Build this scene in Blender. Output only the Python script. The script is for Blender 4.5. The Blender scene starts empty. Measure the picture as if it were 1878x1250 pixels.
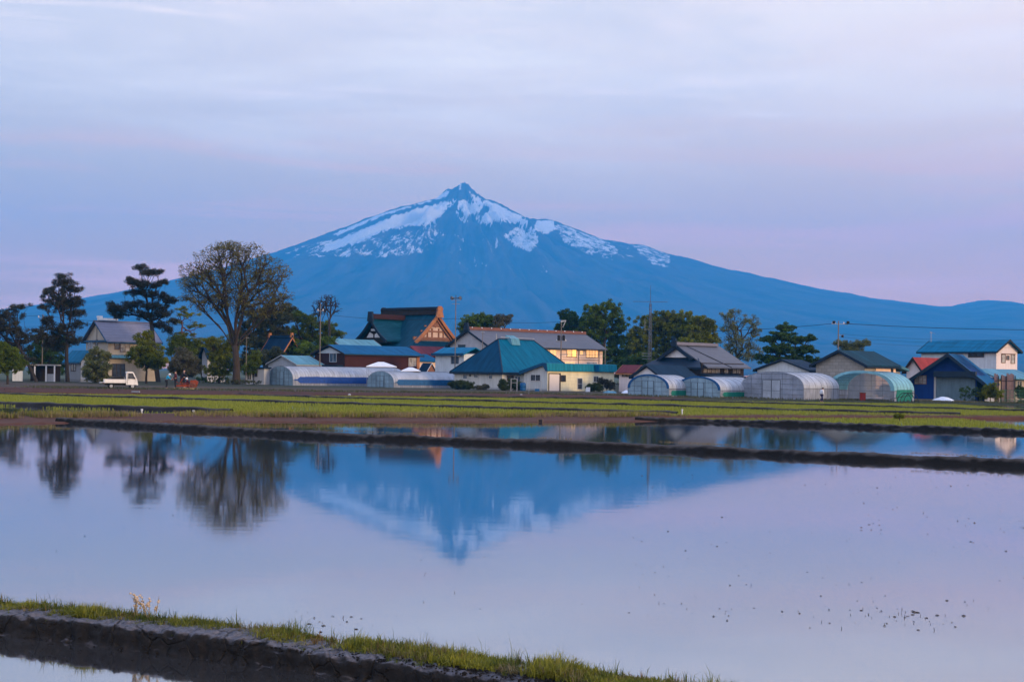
import bpy, bmesh, math, random
from math import sin, cos, pi, sqrt, radians, exp, atan2, tan
from mathutils import Vector, Matrix, noise
R = radians
scene = bpy.context.scene
COL = scene.collection
random.seed(11)

# ------------------------------------------------------------------ camera
F = 2608.0; CX = 939.0; CY = 625.0; ROLL = 0.014; SHIFT = -59.3; CAMZ = 2.5
cam_d = bpy.data.cameras.new("camera"); cam = bpy.data.objects.new("camera", cam_d); COL.objects.link(cam)
cam_d.sensor_width = 36.0; cam_d.lens = 36.0 * F / 1878.0
cam_d.shift_y = 59.3 / 1878.0
cam_d.clip_start = 0.1; cam_d.clip_end = 60000
cam.location = (0, 0, CAMZ)
cam.rotation_euler = (Matrix.Rotation(pi / 2, 3, 'X') @ Matrix.Rotation(ROLL, 3, 'Z')).to_euler()
scene.camera = cam

# ------------------------------------------------------------------ world, sun, exposure
SUN_EL = 9.0
SUN_DIR = Vector((0.80, -0.60, 0)).normalized()
w = bpy.data.worlds.new("World"); scene.world = w; w.use_nodes = True
nt = w.node_tree; nt.nodes.clear(); L = nt.links.new
def N(t, **k):
    n = nt.nodes.new(t)
    for a, b in k.items(): setattr(n, a, b)
    return n
out = N('ShaderNodeOutputWorld'); bg = N('ShaderNodeBackground'); L(bg.outputs[0], out.inputs[0])
tc = N('ShaderNodeTexCoord'); sep = N('ShaderNodeSeparateXYZ'); L(tc.outputs['Generated'], sep.inputs[0])
WEST = [(-1.0, (.03, .04, .06)), (-.02, (.10, .09, .10)), (.0, (1.40, .58, .20)), (.05, (1.32, .59, .20)), (.09, (1.17, .64, .30)),
       (.13, (1.03, .70, .46)), (.19, (1.10, .90, .78)), (.26, (1.16, 1.0, .92)), (.45, (.80, 1.05, 1.6)), (1.0, (.75, 1.15, 2.3))]
EAST = [(-1.0, (.03, .04, .06)), (-.02, (.10, .10, .12)), (.0, (1.5, 1.35, 1.25)), (.10, (1.6, 1.55, 1.65)), (.3, (1.3, 1.45, 1.9)), (.55, (.85, 1.2, 2.05)), (1.0, (.75, 1.15, 2.3))]
mr = N('ShaderNodeMapRange'); mr.inputs[1].default_value = -1; mr.inputs[2].default_value = 1; L(sep.outputs[2], mr.inputs[0])
def skyramp(SKY):
    cr = N('ShaderNodeValToRGB'); L(mr.outputs[0], cr.inputs[0])
    e = cr.color_ramp.elements
    while len(e) > 1: e.remove(e[-1])
    for i, (z, c) in enumerate(SKY):
        q = e[0] if i == 0 else e.new((z + 1) / 2)
        q.position = (z + 1) / 2; q.color = (*[v / 3 for v in c], 1)
    dbl = N('ShaderNodeVectorMath', operation='SCALE'); dbl.inputs[3].default_value = 3.0; L(cr.outputs[0], dbl.inputs[0]); return dbl.outputs[0]
ew = N('ShaderNodeMapRange', interpolation_type='SMOOTHSTEP'); ew.inputs[1].default_value = .86; ew.inputs[2].default_value = .30; L(sep.outputs[1], ew.inputs[0])
dbl = N('ShaderNodeMix', data_type='RGBA', blend_type='MIX'); L(ew.outputs[0], dbl.inputs[0]); L(skyramp(WEST), dbl.inputs[6]); L(skyramp(EAST), dbl.inputs[7])
# brighter, paler towards the right (north-west), more violet to the left
side = N('ShaderNodeMapRange'); side.inputs[1].default_value = -.36; side.inputs[2].default_value = .36
side.inputs[3].default_value = 0; side.inputs[4].default_value = 1; L(sep.outputs[0], side.inputs[0])
tint = N('ShaderNodeMix', data_type='RGBA', blend_type='MIX')
L(side.outputs[0], tint.inputs[0]); tint.inputs[6].default_value = (.85, .92, 1.0, 1); tint.inputs[7].default_value = (1.16, 1.09, 1.06, 1)
mul = N('ShaderNodeMix', data_type='RGBA', blend_type='MULTIPLY'); mul.inputs[0].default_value = 1
L(dbl.outputs[2], mul.inputs[6]); L(tint.outputs[2], mul.inputs[7])
# soft high cloud: streaks stretched along the horizon
def cloud(scale, rot, lo, hi, seed):
    mp = N('ShaderNodeMapping'); mp.inputs[3].default_value = scale; mp.inputs[2].default_value = rot; mp.inputs[1].default_value = (seed, seed * .7, 0)
    L(tc.outputs['Generated'], mp.inputs[0])
    nz = N('ShaderNodeTexNoise'); nz.inputs['Scale'].default_value = 1; nz.inputs['Detail'].default_value = 6; nz.inputs['Roughness'].default_value = .55
    nz.inputs['Distortion'].default_value = .6
    L(mp.outputs[0], nz.inputs['Vector'])
    m = N('ShaderNodeMapRange', interpolation_type='SMOOTHSTEP'); m.inputs[1].default_value = lo; m.inputs[2].default_value = hi; L(nz.outputs[0], m.inputs[0])
    return m.outputs[0]
def addcloud(prev, fac, col, zlo, zhi):
    zz = N('ShaderNodeMapRange', interpolation_type='SMOOTHSTEP'); zz.inputs[1].default_value = zlo; zz.inputs[2].default_value = zhi; L(sep.outputs[2], zz.inputs[0])
    mm = N('ShaderNodeMath', operation='MULTIPLY'); L(fac, mm.inputs[0]); L(zz.outputs[0], mm.inputs[1])
    mx = N('ShaderNodeMix', data_type='RGBA', blend_type='MIX'); L(mm.outputs[0], mx.inputs[0]); L(prev, mx.inputs[6]); mx.inputs[7].default_value = (*col, 1)
    return mx.outputs[2]
s = mul.outputs[2]
s = addcloud(s, cloud((2.6, 2.6, 15), (0, R(7), 0), .42, .68, 3.1), (1.30, 1.14, 1.04), .09, .22)
s = addcloud(s, cloud((1.7, 1.7, 9), (0, R(-5), 0), .46, .80, 12.4), (.74, .74, .80), .10, .2)
s = addcloud(s, cloud((4, 4, 46), (0, R(-3), 0), .45, .70, 8.3), (1.50, .72, .46), .2, .06)
s = addcloud(s, cloud((5, 5, 55), (0, R(6), 0), .50, .74, 1.7), (1.32, 1.1, 1.02), .13, .2)
sky = N('ShaderNodeTexSky', sky_type='NISHITA'); sky.sun_disc = False
sky.sun_elevation = R(SUN_EL); sky.sun_rotation = atan2(SUN_DIR.x, SUN_DIR.y)
nsk = N('ShaderNodeVectorMath', operation='SCALE'); nsk.inputs[3].default_value = .012; L(sky.outputs[0], nsk.inputs[0])
ad = N('ShaderNodeVectorMath', operation='ADD'); L(s, ad.inputs[0]); L(nsk.outputs[0], ad.inputs[1])
L(ad.outputs[0], bg.inputs[0]); bg.inputs[1].default_value = 1.0

sl = bpy.data.lights.new("sun", 'SUN'); sun = bpy.data.objects.new("sun", sl); COL.objects.link(sun)
sl.energy = 2.6; sl.angle = R(9); sl.color = (1.0, .68, .36)
sv = Vector((SUN_DIR.x * cos(R(SUN_EL)), SUN_DIR.y * cos(R(SUN_EL)), sin(R(SUN_EL))))
sun.rotation_euler = sv.to_track_quat('Z', 'Y').to_euler()
sun.location = (40, -40, 60)

scene.view_settings.view_transform = 'Standard'; scene.view_settings.look = 'None'
scene.view_settings.exposure = 0.0; scene.view_settings.gamma = 1.0
scene.render.engine = 'CYCLES'
cy = scene.cycles
cy.use_denoising = True; cy.max_bounces = 8; cy.volume_bounces = 4; cy.transparent_max_bounces = 12
cy.caustics_reflective = False; cy.caustics_refractive = False; cy.sample_clamp_indirect = 6.0

# ------------------------------------------------------------------ pixel <-> place (measuring aid)
def H(px): return CY - SHIFT + (px - CX) * ROLL
def W(px, py, D):
    u = px - CX; v = (CY - py) - SHIFT
    a = u * cos(ROLL) - v * sin(ROLL); b = u * sin(ROLL) + v * cos(ROLL)
    return Vector((a / F * D, D, CAMZ + b / F * D))
def gp(px, py, z=0.0):
    u = px - CX; v = (CY - py) - SHIFT
    b = u * sin(ROLL) + v * cos(ROLL)
    return W(px, py, (z - CAMZ) * F / b)
def zv(x): return .2 - .0037 * max(-90, min(90, x))
def base(px, py, D=None):
    """ground point of the village seen at this place of the photograph"""
    if D is None:
        p = gp(px, py, .2)
        for _ in range(6): p = gp(px, py, zv(p.x))
        return p
    p = W(px, py, D); p.z = zv(p.x); return p
def proj(p):
    a = p[0] / p[1] * F; b = (p[2] - CAMZ) / p[1] * F
    return CX + a * cos(ROLL) + b * sin(ROLL), CY - (-a * sin(ROLL) + b * cos(ROLL) + SHIFT)

# ------------------------------------------------------------------ tagging
def tag(o, label=None, cat=None, group=None, kind=None):
    if label: o["label"] = label
    if cat: o["category"] = cat
    if group: o["group"] = group
    if kind: o["kind"] = kind
    return o
def thing(name, label, cat, loc=(0, 0, 0), rz=0, group=None):
    o = bpy.data.objects.new(name, None); COL.objects.link(o)
    o.location = loc; o.rotation_euler = (0, 0, rz); o.empty_display_size = .3
    return tag(o, label, cat, group)
def copy_tree(o, parent=None):
    c = o.copy(); COL.objects.link(c)
    if parent: c.parent = parent
    for ch in o.children: copy_tree(ch, c)
    return c

# ------------------------------------------------------------------ materials
def lin(c): return tuple((v / 12.92 if v <= .04045 else ((v + .055) / 1.055) ** 2.4) for v in c)
class MatB:
    def __init__(s, name):
        s.m = bpy.data.materials.new(name); s.m.use_nodes = True; s.t = s.m.node_tree
        s.b = s.t.nodes['Principled BSDF']; s.b.inputs['Specular IOR Level'].default_value = .18; s.o = s.t.nodes['Material Output']
    def n(s, t, **k):
        q = s.t.nodes.new(t)
        for a, b in k.items(): setattr(q, a, b)
        return q
    def l(s, a, b): s.t.links.new(a, b)
    def coord(s, which='Object', scale=(1, 1, 1)):
        tcn = s.n('ShaderNodeTexCoord'); mp = s.n('ShaderNodeMapping'); mp.inputs[3].default_value = scale
        s.l(tcn.outputs[which], mp.inputs[0]); return mp.outputs[0]
    def noise(s, vec, scale, detail=4, rough=.55):
        q = s.n('ShaderNodeTexNoise'); q.inputs['Scale'].default_value = scale; q.inputs['Detail'].default_value = detail; q.inputs['Roughness'].default_value = rough
        if vec is not None: s.l(vec, q.inputs['Vector'])
        return q.outputs[0]
    def ramp(s, fac, stops):
        q = s.n('ShaderNodeValToRGB'); s.l(fac, q.inputs[0]); e = q.color_ramp.elements
        while len(e) > 1: e.remove(e[-1])
        for i, (p, c) in enumerate(stops):
            k = e[0] if i == 0 else e.new(p); k.position = p; k.color = (*c, 1)
        return q.outputs[0]
    def mix(s, fac, a, b, mode='MIX'):
        q = s.n('ShaderNodeMix', data_type='RGBA', blend_type=mode)
        for i, v in ((0, fac), (6, a), (7, b)):
            if isinstance(v, (int, float)): q.inputs[i].default_value = v
            elif isinstance(v, tuple): q.inputs[i].default_value = (*v, 1)
            else: s.l(v, q.inputs[i])
        return q.outputs[2]
    def bump(s, h, strength=.3, dist=.05):
        q = s.n('ShaderNodeBump'); q.inputs['Strength'].default_value = strength; q.inputs['Distance'].default_value = dist
        s.l(h, q.inputs['Height']); s.l(q.outputs[0], s.b.inputs['Normal'])
    def set(s, **k):
        for a, v in k.items():
            i = s.b.inputs[a.replace('_', ' ')]
            if hasattr(v, 'is_output') or not isinstance(v, (int, float, tuple)): s.l(v, i)
            else: i.default_value = (*v, 1) if isinstance(v, tuple) and len(v) == 3 else v
        return s
def sc_(c, k): return tuple(min(1, v * k) for v in c)
_cache = {}
def plain(name, c, rough=.7, var=.25, scale=1.2, metal=0.0):
    key = (name, c)
    if key in _cache: return _cache[key]
    m = MatB(name); v = m.coord()
    n = m.noise(v, scale, 5)
    col = m.ramp(n, [(.25, sc_(c, 1 - var)), (.75, sc_(c, 1 + var))])
    sk_ = m.noise(m.coord('Object', (2.2, 2.2, .18)), 1.6, 6, .7)
    col = m.mix(m.ramp(sk_, [(.5, (0, 0, 0)), (.8, (.4, .4, .4))]), col, sc_(c, .55))
    m.set(Base_Color=col, Roughness=rough, Metallic=metal)
    _cache[key] = m.m; return m.m
def boards(name, c, axis='x', pitch=.3, rough=.7, depth=.35, var=.18):
    """vertical or horizontal ribbed cladding"""
    m = MatB(name); v = m.coord()
    sp = m.n('ShaderNodeSeparateXYZ'); m.l(v, sp.inputs[0])
    if axis == 'h':
        a = m.n('ShaderNodeMath', operation='ADD'); a.inputs[1].default_value = 0; m.l(sp.outputs[2], a.inputs[0])
    else:
        a = m.n('ShaderNodeMath', operation='ADD'); m.l(sp.outputs[0], a.inputs[0]); m.l(sp.outputs[1], a.inputs[1])
    d = m.n('ShaderNodeMath', operation='DIVIDE'); m.l(a.outputs[0], d.inputs[0]); d.inputs[1].default_value = pitch
    fr = m.n('ShaderNodeMath', operation='FRACT'); m.l(d.outputs[0], fr.inputs[0])
    groove = m.ramp(fr.outputs[0], [(0, (0, 0, 0)), (.06, (1, 1, 1)), (.9, (1, 1, 1)), (1, (0, 0, 0))])
    n = m.noise(m.coord('Object', (1, 1, .35)), 1.3, 6, .65)
    col = m.ramp(n, [(.2, sc_(c, 1 - var * 1.5)), (.5, c), (.8, sc_(c, 1 + var))])
    m.set(Base_Color=m.mix(depth * .5, col, m.mix(1.0, col, groove, 'MULTIPLY')), Roughness=rough)
    m.bump(groove, depth, .02); return m.m
def seam_roof(name, c, axis=0, pitch=.45, rough=.6, c2=None, var=.42, spec=.04):
    """standing-seam metal roof; the seams run down the slope, so they repeat along the ridge axis"""
    m = MatB(name); v = m.coord(); sp = m.n('ShaderNodeSeparateXYZ'); m.l(v, sp.inputs[0])
    d = m.n('ShaderNodeMath', operation='DIVIDE'); m.l(sp.outputs[axis], d.inputs[0]); d.inputs[1].default_value = pitch
    fr = m.n('ShaderNodeMath', operation='FRACT'); m.l(d.outputs[0], fr.inputs[0])
    seam = m.ramp(fr.outputs[0], [(0, (0, 0, 0)), (.09, (1, 1, 1)), (.88, (1, 1, 1)), (1, (0, 0, 0))])
    sc = [.25, .25, .25]; sc[axis] = 1.6
    n = m.noise(m.coord('Object', tuple(sc)), 1.2, 6, .65)
    col = m.ramp(n, [(.25, sc_(c, 1 - var)), (.5, c), (.78, c2 or sc_(c, 1 + var))])
    m.set(Base_Color=m.mix(.35, col, m.mix(1.0, col, seam, 'MULTIPLY')), Roughness=rough)
    m.b.inputs['Specular IOR Level'].default_value = spec
    m.bump(seam, .35, .04); return m.m
def course_roof(name, c, pitch=.33, rough=.55, var=.15):
    """tiles laid in level courses: repeats with height"""
    m = MatB(name); v = m.coord(); sp = m.n('ShaderNodeSeparateXYZ'); m.l(v, sp.inputs[0])
    d = m.n('ShaderNodeMath', operation='DIVIDE'); m.l(sp.outputs[2], d.inputs[0]); d.inputs[1].default_value = pitch
    fr = m.n('ShaderNodeMath', operation='FRACT'); m.l(d.outputs[0], fr.inputs[0])
    n = m.noise(v, 1.1, 6, .65)
    col = m.ramp(n, [(.25, sc_(c, 1 - var)), (.75, sc_(c, 1 + var))])
    edge = m.ramp(fr.outputs[0], [(0, (.3, .3, .3)), (.16, (1, 1, 1)), (1, (1, 1, 1))])
    m.set(Base_Color=m.mix(.55, col, m.mix(1.0, col, edge, 'MULTIPLY')), Roughness=rough)
    m.bump(fr.outputs[0], .3, .04); return m.m
def blocks(name, c):
    m = MatB(name); v = m.coord(); sp = m.n('ShaderNodeSeparateXYZ'); m.l(v, sp.inputs[0])
    a = m.n('ShaderNodeMath', operation='ADD'); m.l(sp.outputs[0], a.inputs[0]); m.l(sp.outputs[1], a.inputs[1])
    cb = m.n('ShaderNodeCombineXYZ'); m.l(a.outputs[0], cb.inputs[0]); m.l(sp.outputs[2], cb.inputs[1])
    br = m.n('ShaderNodeTexBrick'); m.l(cb.outputs[0], br.inputs[0]); br.inputs['Scale'].default_value = 1.0
    br.inputs['Brick Width'].default_value = .8; br.inputs['Row Height'].default_value = .4; br.inputs['Mortar Size'].default_value = .025
    br.inputs['Color1'].default_value = (*c, 1); br.inputs['Color2'].default_value = (*sc_(c, .8), 1); br.inputs['Mortar'].default_value = (*sc_(c, .6), 1)
    m.set(Base_Color=br.outputs[0], Roughness=.85); return m.m
def leafmat(name, dark, light, trans=.35):
    m = MatB(name)
    g = m.n('ShaderNodeNewGeometry'); n = m.noise(m.coord('Object'), .55, 3, .6)
    mixv = m.n('ShaderNodeMath', operation='MULTIPLY_ADD'); m.l(g.outputs['Random Per Island'], mixv.inputs[0]); mixv.inputs[1].default_value = .55
    sc2 = m.n('ShaderNodeMath', operation='MULTIPLY_ADD'); m.l(n, sc2.inputs[0]); sc2.inputs[1].default_value = 1.3; sc2.inputs[2].default_value = -.42
    m.l(sc2.outputs[0], mixv.inputs[2])
    col = m.ramp(mixv.outputs[0], [(.1, dark), (.9, light)])
    m.set(Base_Color=col, Roughness=.6); m.b.inputs['Specular IOR Level'].default_value = .25
    tr = m.n('ShaderNodeBsdfTranslucent'); m.l(col, tr.inputs[0]); mx = m.n('ShaderNodeMixShader'); mx.inputs[0].default_value = trans
    m.l(m.b.outputs[0], mx.inputs[1]); m.l(tr.outputs[0], mx.inputs[2]); m.l(mx.outputs[0], m.o.inputs[0]); return m.m
def barkmat(name, c):
    m = MatB(name); n = m.noise(m.coord('Object', (3, 3, .6)), 2.2, 5, .7)
    m.set(Base_Color=m.ramp(n, [(.3, sc_(c, .55)), (.7, sc_(c, 1.3))]), Roughness=.9); m.bump(n, .6, .06); return m.m
def glassmat(name, c, emit=None, es=0):
    m = MatB(name); n = m.noise(m.coord(), 1.7, 2)
    m.set(Base_Color=m.ramp(n, [(.35, sc_(c, .6)), (.65, sc_(c, 1.4))]), Roughness=.08)
    m.b.inputs['Specular IOR Level'].default_value = .6
    if emit:
        m.b.inputs['Emission Color'].default_value = (*emit, 1); m.b.inputs['Emission Strength'].default_value = es
    return m.m
def filmmat(name, c, alpha, rough=.3, stripe=0):
    """polythene film: part see-through, part milky, a dull shine"""
    m = MatB(name); n = m.noise(m.coord('Object', (1.8, .5, .5)), 1.0, 5, .7)
    m.set(Base_Color=m.ramp(n, [(.3, sc_(c, .68)), (.7, sc_(c, 1.15))]), Roughness=m.ramp(n, [(.3, (rough,) * 3), (.7, (rough + .25,) * 3)]))
    tl = m.n('ShaderNodeBsdfTranslucent'); tl.inputs[0].default_value = (*c, 1)
    mx = m.n('ShaderNodeMixShader'); mx.inputs[0].default_value = .3; m.l(m.b.outputs[0], mx.inputs[1]); m.l(tl.outputs[0], mx.inputs[2])
    tp = m.n('ShaderNodeBsdfTransparent'); m2 = m.n('ShaderNodeMixShader')
    fa = m.ramp(n, [(.3, (alpha - .1,) * 3), (.7, (min(1, alpha + .1),) * 3)])
    m.l(fa, m2.inputs[0]); m.l(tp.outputs[0], m2.inputs[1]); m.l(mx.outputs[0], m2.inputs[2]); m.l(m2.outputs[0], m.o.inputs[0])
    m.bump(n, .25, .05); return m.m

# ------------------------------------------------------------------ mesh builder
class MB:
    def __init__(s): s.v = []; s.f = []
    def add(s, vs, fs):
        k = len(s.v); s.v += [tuple(p) for p in vs]; s.f += [tuple(i + k for i in f) for f in fs]; return s
    def box(s, x0, x1, y0, y1, z0, z1):
        vs = [(x, y, z) for z in (z0, z1) for y in (y0, y1) for x in (x0, x1)]
        return s.add(vs, [(0, 2, 3, 1), (4, 5, 7, 6), (0, 1, 5, 4), (2, 6, 7, 3), (0, 4, 6, 2), (1, 3, 7, 5)])
    def prism(s, poly, a0, a1, axis='x'):
        """poly in the plane across axis: for 'x' (y,z), for 'y' (x,z), for 'z' (x,y)"""
        n = len(poly); f = {'x': lambda a, p: (a, p[0], p[1]), 'y': lambda a, p: (p[0], a, p[1]), 'z': lambda a, p: (p[0], p[1], a)}[axis]
        vs = [f(a0, p) for p in poly] + [f(a1, p) for p in poly]
        fs = [tuple(range(n - 1, -1, -1)), tuple(range(n, 2 * n))] + [(i, (i + 1) % n, n + (i + 1) % n, n + i) for i in range(n)]
        return s.add(vs, fs)
    def tube(s, pts, rads, k=6, cap=True):
        pts = [Vector(p) for p in pts]
        if isinstance(rads, (int, float)): rads = [rads] * len(pts)
        vs = []; fs = []; up = None
        for i, p in enumerate(pts):
            t = (pts[min(i + 1, len(pts) - 1)] - pts[max(i - 1, 0)])
            if t.length < 1e-9: t = Vector((0, 0, 1))
            t.normalize()
            if up is None:
                up = Vector((1, 0, 0)) if abs(t.x) < .8 else Vector((0, 1, 0))
            a = (up - t * up.dot(t))
            if a.length < 1e-6: a = t.orthogonal()
            a.normalize(); b = t.cross(a); up = a
            for j in range(k):
                th = 2 * pi * j / k; vs.append(p + (a * cos(th) + b * sin(th)) * rads[i])
        for i in range(len(pts) - 1):
            for j in range(k):
                j2 = (j + 1) % k; fs.append((i * k + j, i * k + j2, (i + 1) * k + j2, (i + 1) * k + j))
        if cap: fs.append(tuple(range(k - 1, -1, -1))); fs.append(tuple(range((len(pts) - 1) * k, len(pts) * k)))
        return s.add(vs, fs)
    def lathe(s, prof, c=(0, 0, 0), k=14):
        vs = []; fs = []
        for r_, z in prof:
            for j in range(k): vs.append((c[0] + r_ * cos(2 * pi * j / k), c[1] + r_ * sin(2 * pi * j / k), c[2] + z))
        for i in range(len(prof) - 1):
            for j in range(k):
                j2 = (j + 1) % k; fs.append((i * k + j, i * k + j2, (i + 1) * k + j2, (i + 1) * k + j))
        return s.add(vs, fs)
    def build(s, name, mat, parent=None, smooth=False, loc=None, rz=None, norm=True):
        me = bpy.data.meshes.new(name); me.from_pydata(s.v, [], s.f)
        if norm and len(s.f) < 4000:
            bm = bmesh.new(); bm.from_mesh(me); bmesh.ops.recalc_face_normals(bm, faces=bm.faces); bm.to_mesh(me); bm.free()
        me.materials.append(mat)
        if smooth: me.polygons.foreach_set('use_smooth', [True] * len(me.polygons))
        me.update(); o = bpy.data.objects.new(name, me); COL.objects.link(o)
        if parent: o.parent = parent
        if loc is not None: o.location = loc
        if rz is not None: o.rotation_euler = (0, 0, rz)
        return o
import numpy as np
rng = np.random.default_rng(5)

# ------------------------------------------------------------------ the setting: ground, water, mountain, haze
def structure(o, label=None): o["kind"] = 'structure'; return o
def grid_mesh(name, xs, ys, zf, mat):
    vs = [(x, y, zf(x, y)) for y in ys for x in xs]; n = len(xs)
    fs = [(j * n + i, j * n + i + 1, (j + 1) * n + i + 1, (j + 1) * n + i) for j in range(len(ys) - 1) for i in range(n - 1)]
    b = MB(); b.v = vs; b.f = fs
    return b.build(name, mat, smooth=True, norm=False)

m = MatB('plain_earth'); n = m.noise(m.coord('Object', (.01, .01, .01)), 3, 6)
m.set(Base_Color=m.ramp(n, [(.3, (.03, .045, .02)), (.7, (.07, .075, .04))]), Roughness=.95); M_PLAIN = m.m
structure(grid_mesh('ground', [-6800, -900, 900, 6800], [-50, 180, 3000, 15200], lambda x, y: -.18 if y < 3000 else -.3, M_PLAIN))

m = MatB('still_water')
lw = m.n('ShaderNodeLayerWeight'); lw.inputs[0].default_value = .5; pw = m.n('ShaderNodeMath', operation='POWER'); m.l(lw.outputs['Facing'], pw.inputs[0]); pw.inputs[1].default_value = 5
fr = m.n('ShaderNodeMath', operation='MULTIPLY_ADD'); m.l(pw.outputs[0], fr.inputs[0]); fr.inputs[1].default_value = .53; fr.inputs[2].default_value = .45
v = m.coord('Object', (.35, 1.0, 1)); rip = m.noise(v, 2.2, 3, .5)
bp = m.n('ShaderNodeBump'); bp.inputs['Strength'].default_value = .008; bp.inputs['Distance'].default_value = .1; m.l(rip, bp.inputs['Height'])
gl = m.n('ShaderNodeBsdfGlossy'); gl.inputs['Roughness'].default_value = .062; gl.inputs['Color'].default_value = (.97, .97, .97, 1)
gust = m.noise(m.coord('Object', (.05, .16, 1)), 1.0, 4, .6)
m.l(m.ramp(gust, [(.35, (.034,) * 3), (.7, (.056,) * 3)]), gl.inputs['Roughness'])
df = m.n('ShaderNodeBsdfDiffuse'); nn = m.noise(m.coord('Object', (1, 1, 1)), .5, 5)
m.l(m.ramp(nn, [(.3, (.022, .021, .022)), (.7, (.04, .038, .036))]), df.inputs[0])
m.l(bp.outputs[0], gl.inputs['Normal'])
mx = m.n('ShaderNodeMixShader'); m.l(fr.outputs[0], mx.inputs[0]); m.l(df.outputs[0], mx.inputs[1]); m.l(gl.outputs[0], mx.inputs[2]); m.l(mx.outputs[0], m.o.inputs[0])
M_WATER = m.m
structure(grid_mesh('water', [-140, 140], [1.0, 180], lambda x, y: 0.0, M_WATER))

# --- earth banks between the paddies
def soil(name, a, b, scale, crack=None, wet=None, disp=.05, topc=None, toplo=.1, tophi=.2):
    m = MatB(name); v = m.coord(); n = m.noise(v, scale, 8, .7)
    c = m.ramp(n, [(.28, a), (.72, b)])
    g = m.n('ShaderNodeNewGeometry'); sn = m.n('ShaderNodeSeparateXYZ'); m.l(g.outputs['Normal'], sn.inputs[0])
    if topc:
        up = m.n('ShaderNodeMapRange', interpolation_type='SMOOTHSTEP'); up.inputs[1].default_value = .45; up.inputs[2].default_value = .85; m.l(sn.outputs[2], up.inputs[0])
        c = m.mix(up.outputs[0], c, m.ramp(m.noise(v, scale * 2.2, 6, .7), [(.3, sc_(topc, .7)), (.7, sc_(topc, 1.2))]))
    h = n
    if crack:
        vo = m.n('ShaderNodeTexVoronoi', feature='DISTANCE_TO_EDGE'); vo.inputs['Scale'].default_value = crack
        wv = m.n('ShaderNodeVectorMath', operation='ADD'); m.l(v, wv.inputs[0])
        wn = m.n('ShaderNodeTexNoise'); wn.inputs['Scale'].default_value = 7; wn.inputs['Detail'].default_value = 5; m.l(v, wn.inputs[0])
        ws = m.n('ShaderNodeVectorMath', operation='SCALE'); ws.inputs[3].default_value = .11; m.l(wn.outputs['Color'], ws.inputs[0]); m.l(ws.outputs[0], wv.inputs[1])
        m.l(wv.outputs[0], vo.inputs['Vector'])
        ck = m.ramp(vo.outputs[0], [(0, (.0,) * 3), (.014, (.25,) * 3), (.04, (1,) * 3)])
        ckm = m.ramp(m.noise(v, 1.7, 3), [(.42, (.15,) * 3), (.6, (.95,) * 3)]); c = m.mix(1.0, c, m.mix(ckm, (1, 1, 1), ck), 'MULTIPLY')
        c = m.mix(1.0, c, m.ramp(m.noise(v, 34, 5, .75), [(.3, (.35,) * 3), (.65, (1.25,) * 3)]), 'MULTIPLY')
        hh = m.n('ShaderNodeMath', operation='ADD'); m.l(n, hh.inputs[0]); m.l(ck, hh.inputs[1]); h = hh.outputs[0]
    m.set(Base_Color=c, Roughness=.85 if not wet else wet); m.bump(h, .8, disp); return m.m
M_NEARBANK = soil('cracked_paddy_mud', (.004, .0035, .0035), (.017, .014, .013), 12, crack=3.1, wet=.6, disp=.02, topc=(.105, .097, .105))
M_BANK = soil('dark_bund_earth', (.0025, .0022, .002), (.0075, .0066, .006), 2.5, disp=.08, topc=(.045, .039, .036))
M_BROWN = soil('brown_bank_soil', (.030, .009, .004), (.065, .023, .011), 1.2, disp=.08, topc=(.075, .027, .013))

def along(pts, step):
    """walk a polyline, give (point, left-hand normal, distance)"""
    out = []; d0 = 0
    for a, b in zip(pts, pts[1:]):
        a = Vector(a[:2]); b = Vector(b[:2]); Ln = (b - a).length; k = max(1, int(Ln / step))
        t = (b - a) / Ln; nrm = Vector((-t.y, t.x))
        for i in range(k): out.append((a + (b - a) * (i / k), nrm, d0 + Ln * i / k))
        d0 += Ln
    out.append((Vector(pts[-1][:2]), nrm, d0)); return out
def bund(name, pts, prof, step, mat, rough=.03, fscale=2.0, wob=.08, seed=0):
    """prof: (offset back from the near waterline, height) across the bank"""
    st = along(pts, step); b = MB(); n = len(prof); vs = []
    for p, nr, d in st:
        wv = noise.noise(Vector((d * .55 / max(.3, wob * 8), seed, 0))) * wob
        for i, (o, z) in enumerate(prof):
            q = p + nr * (o + wv)
            k = noise.fractal(Vector((q.x * fscale, q.y * fscale, z * fscale * 2 + seed)), .8, 2.1, 5)
            hi = noise.noise(Vector((q.x * .6, q.y * .6, seed + 4))) * .35 + 1
            if fscale > 8 and i < 9: k = k * .8 - abs(noise.noise(Vector((q.x * 9, q.y * 9, z * 4)))) * 2.6 + noise.noise(Vector((q.x * 26, q.y * 26, z * 30))) * .5
            q2 = q - nr * (k * rough * .8)
            vs.append((q2.x, q2.y, z * hi + (k * rough if z > 0 else 0)))
    b.v = vs
    b.f = [(j * n + i, (j + 1) * n + i, (j + 1) * n + i + 1, j * n + i + 1) for j in range(len(st) - 1) for i in range(n - 1)]
    return structure(b.build(name, mat, smooth=True, norm=False))
def lpx(pts, z=0): return [gp(x, y, z) for x, y in pts]

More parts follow.
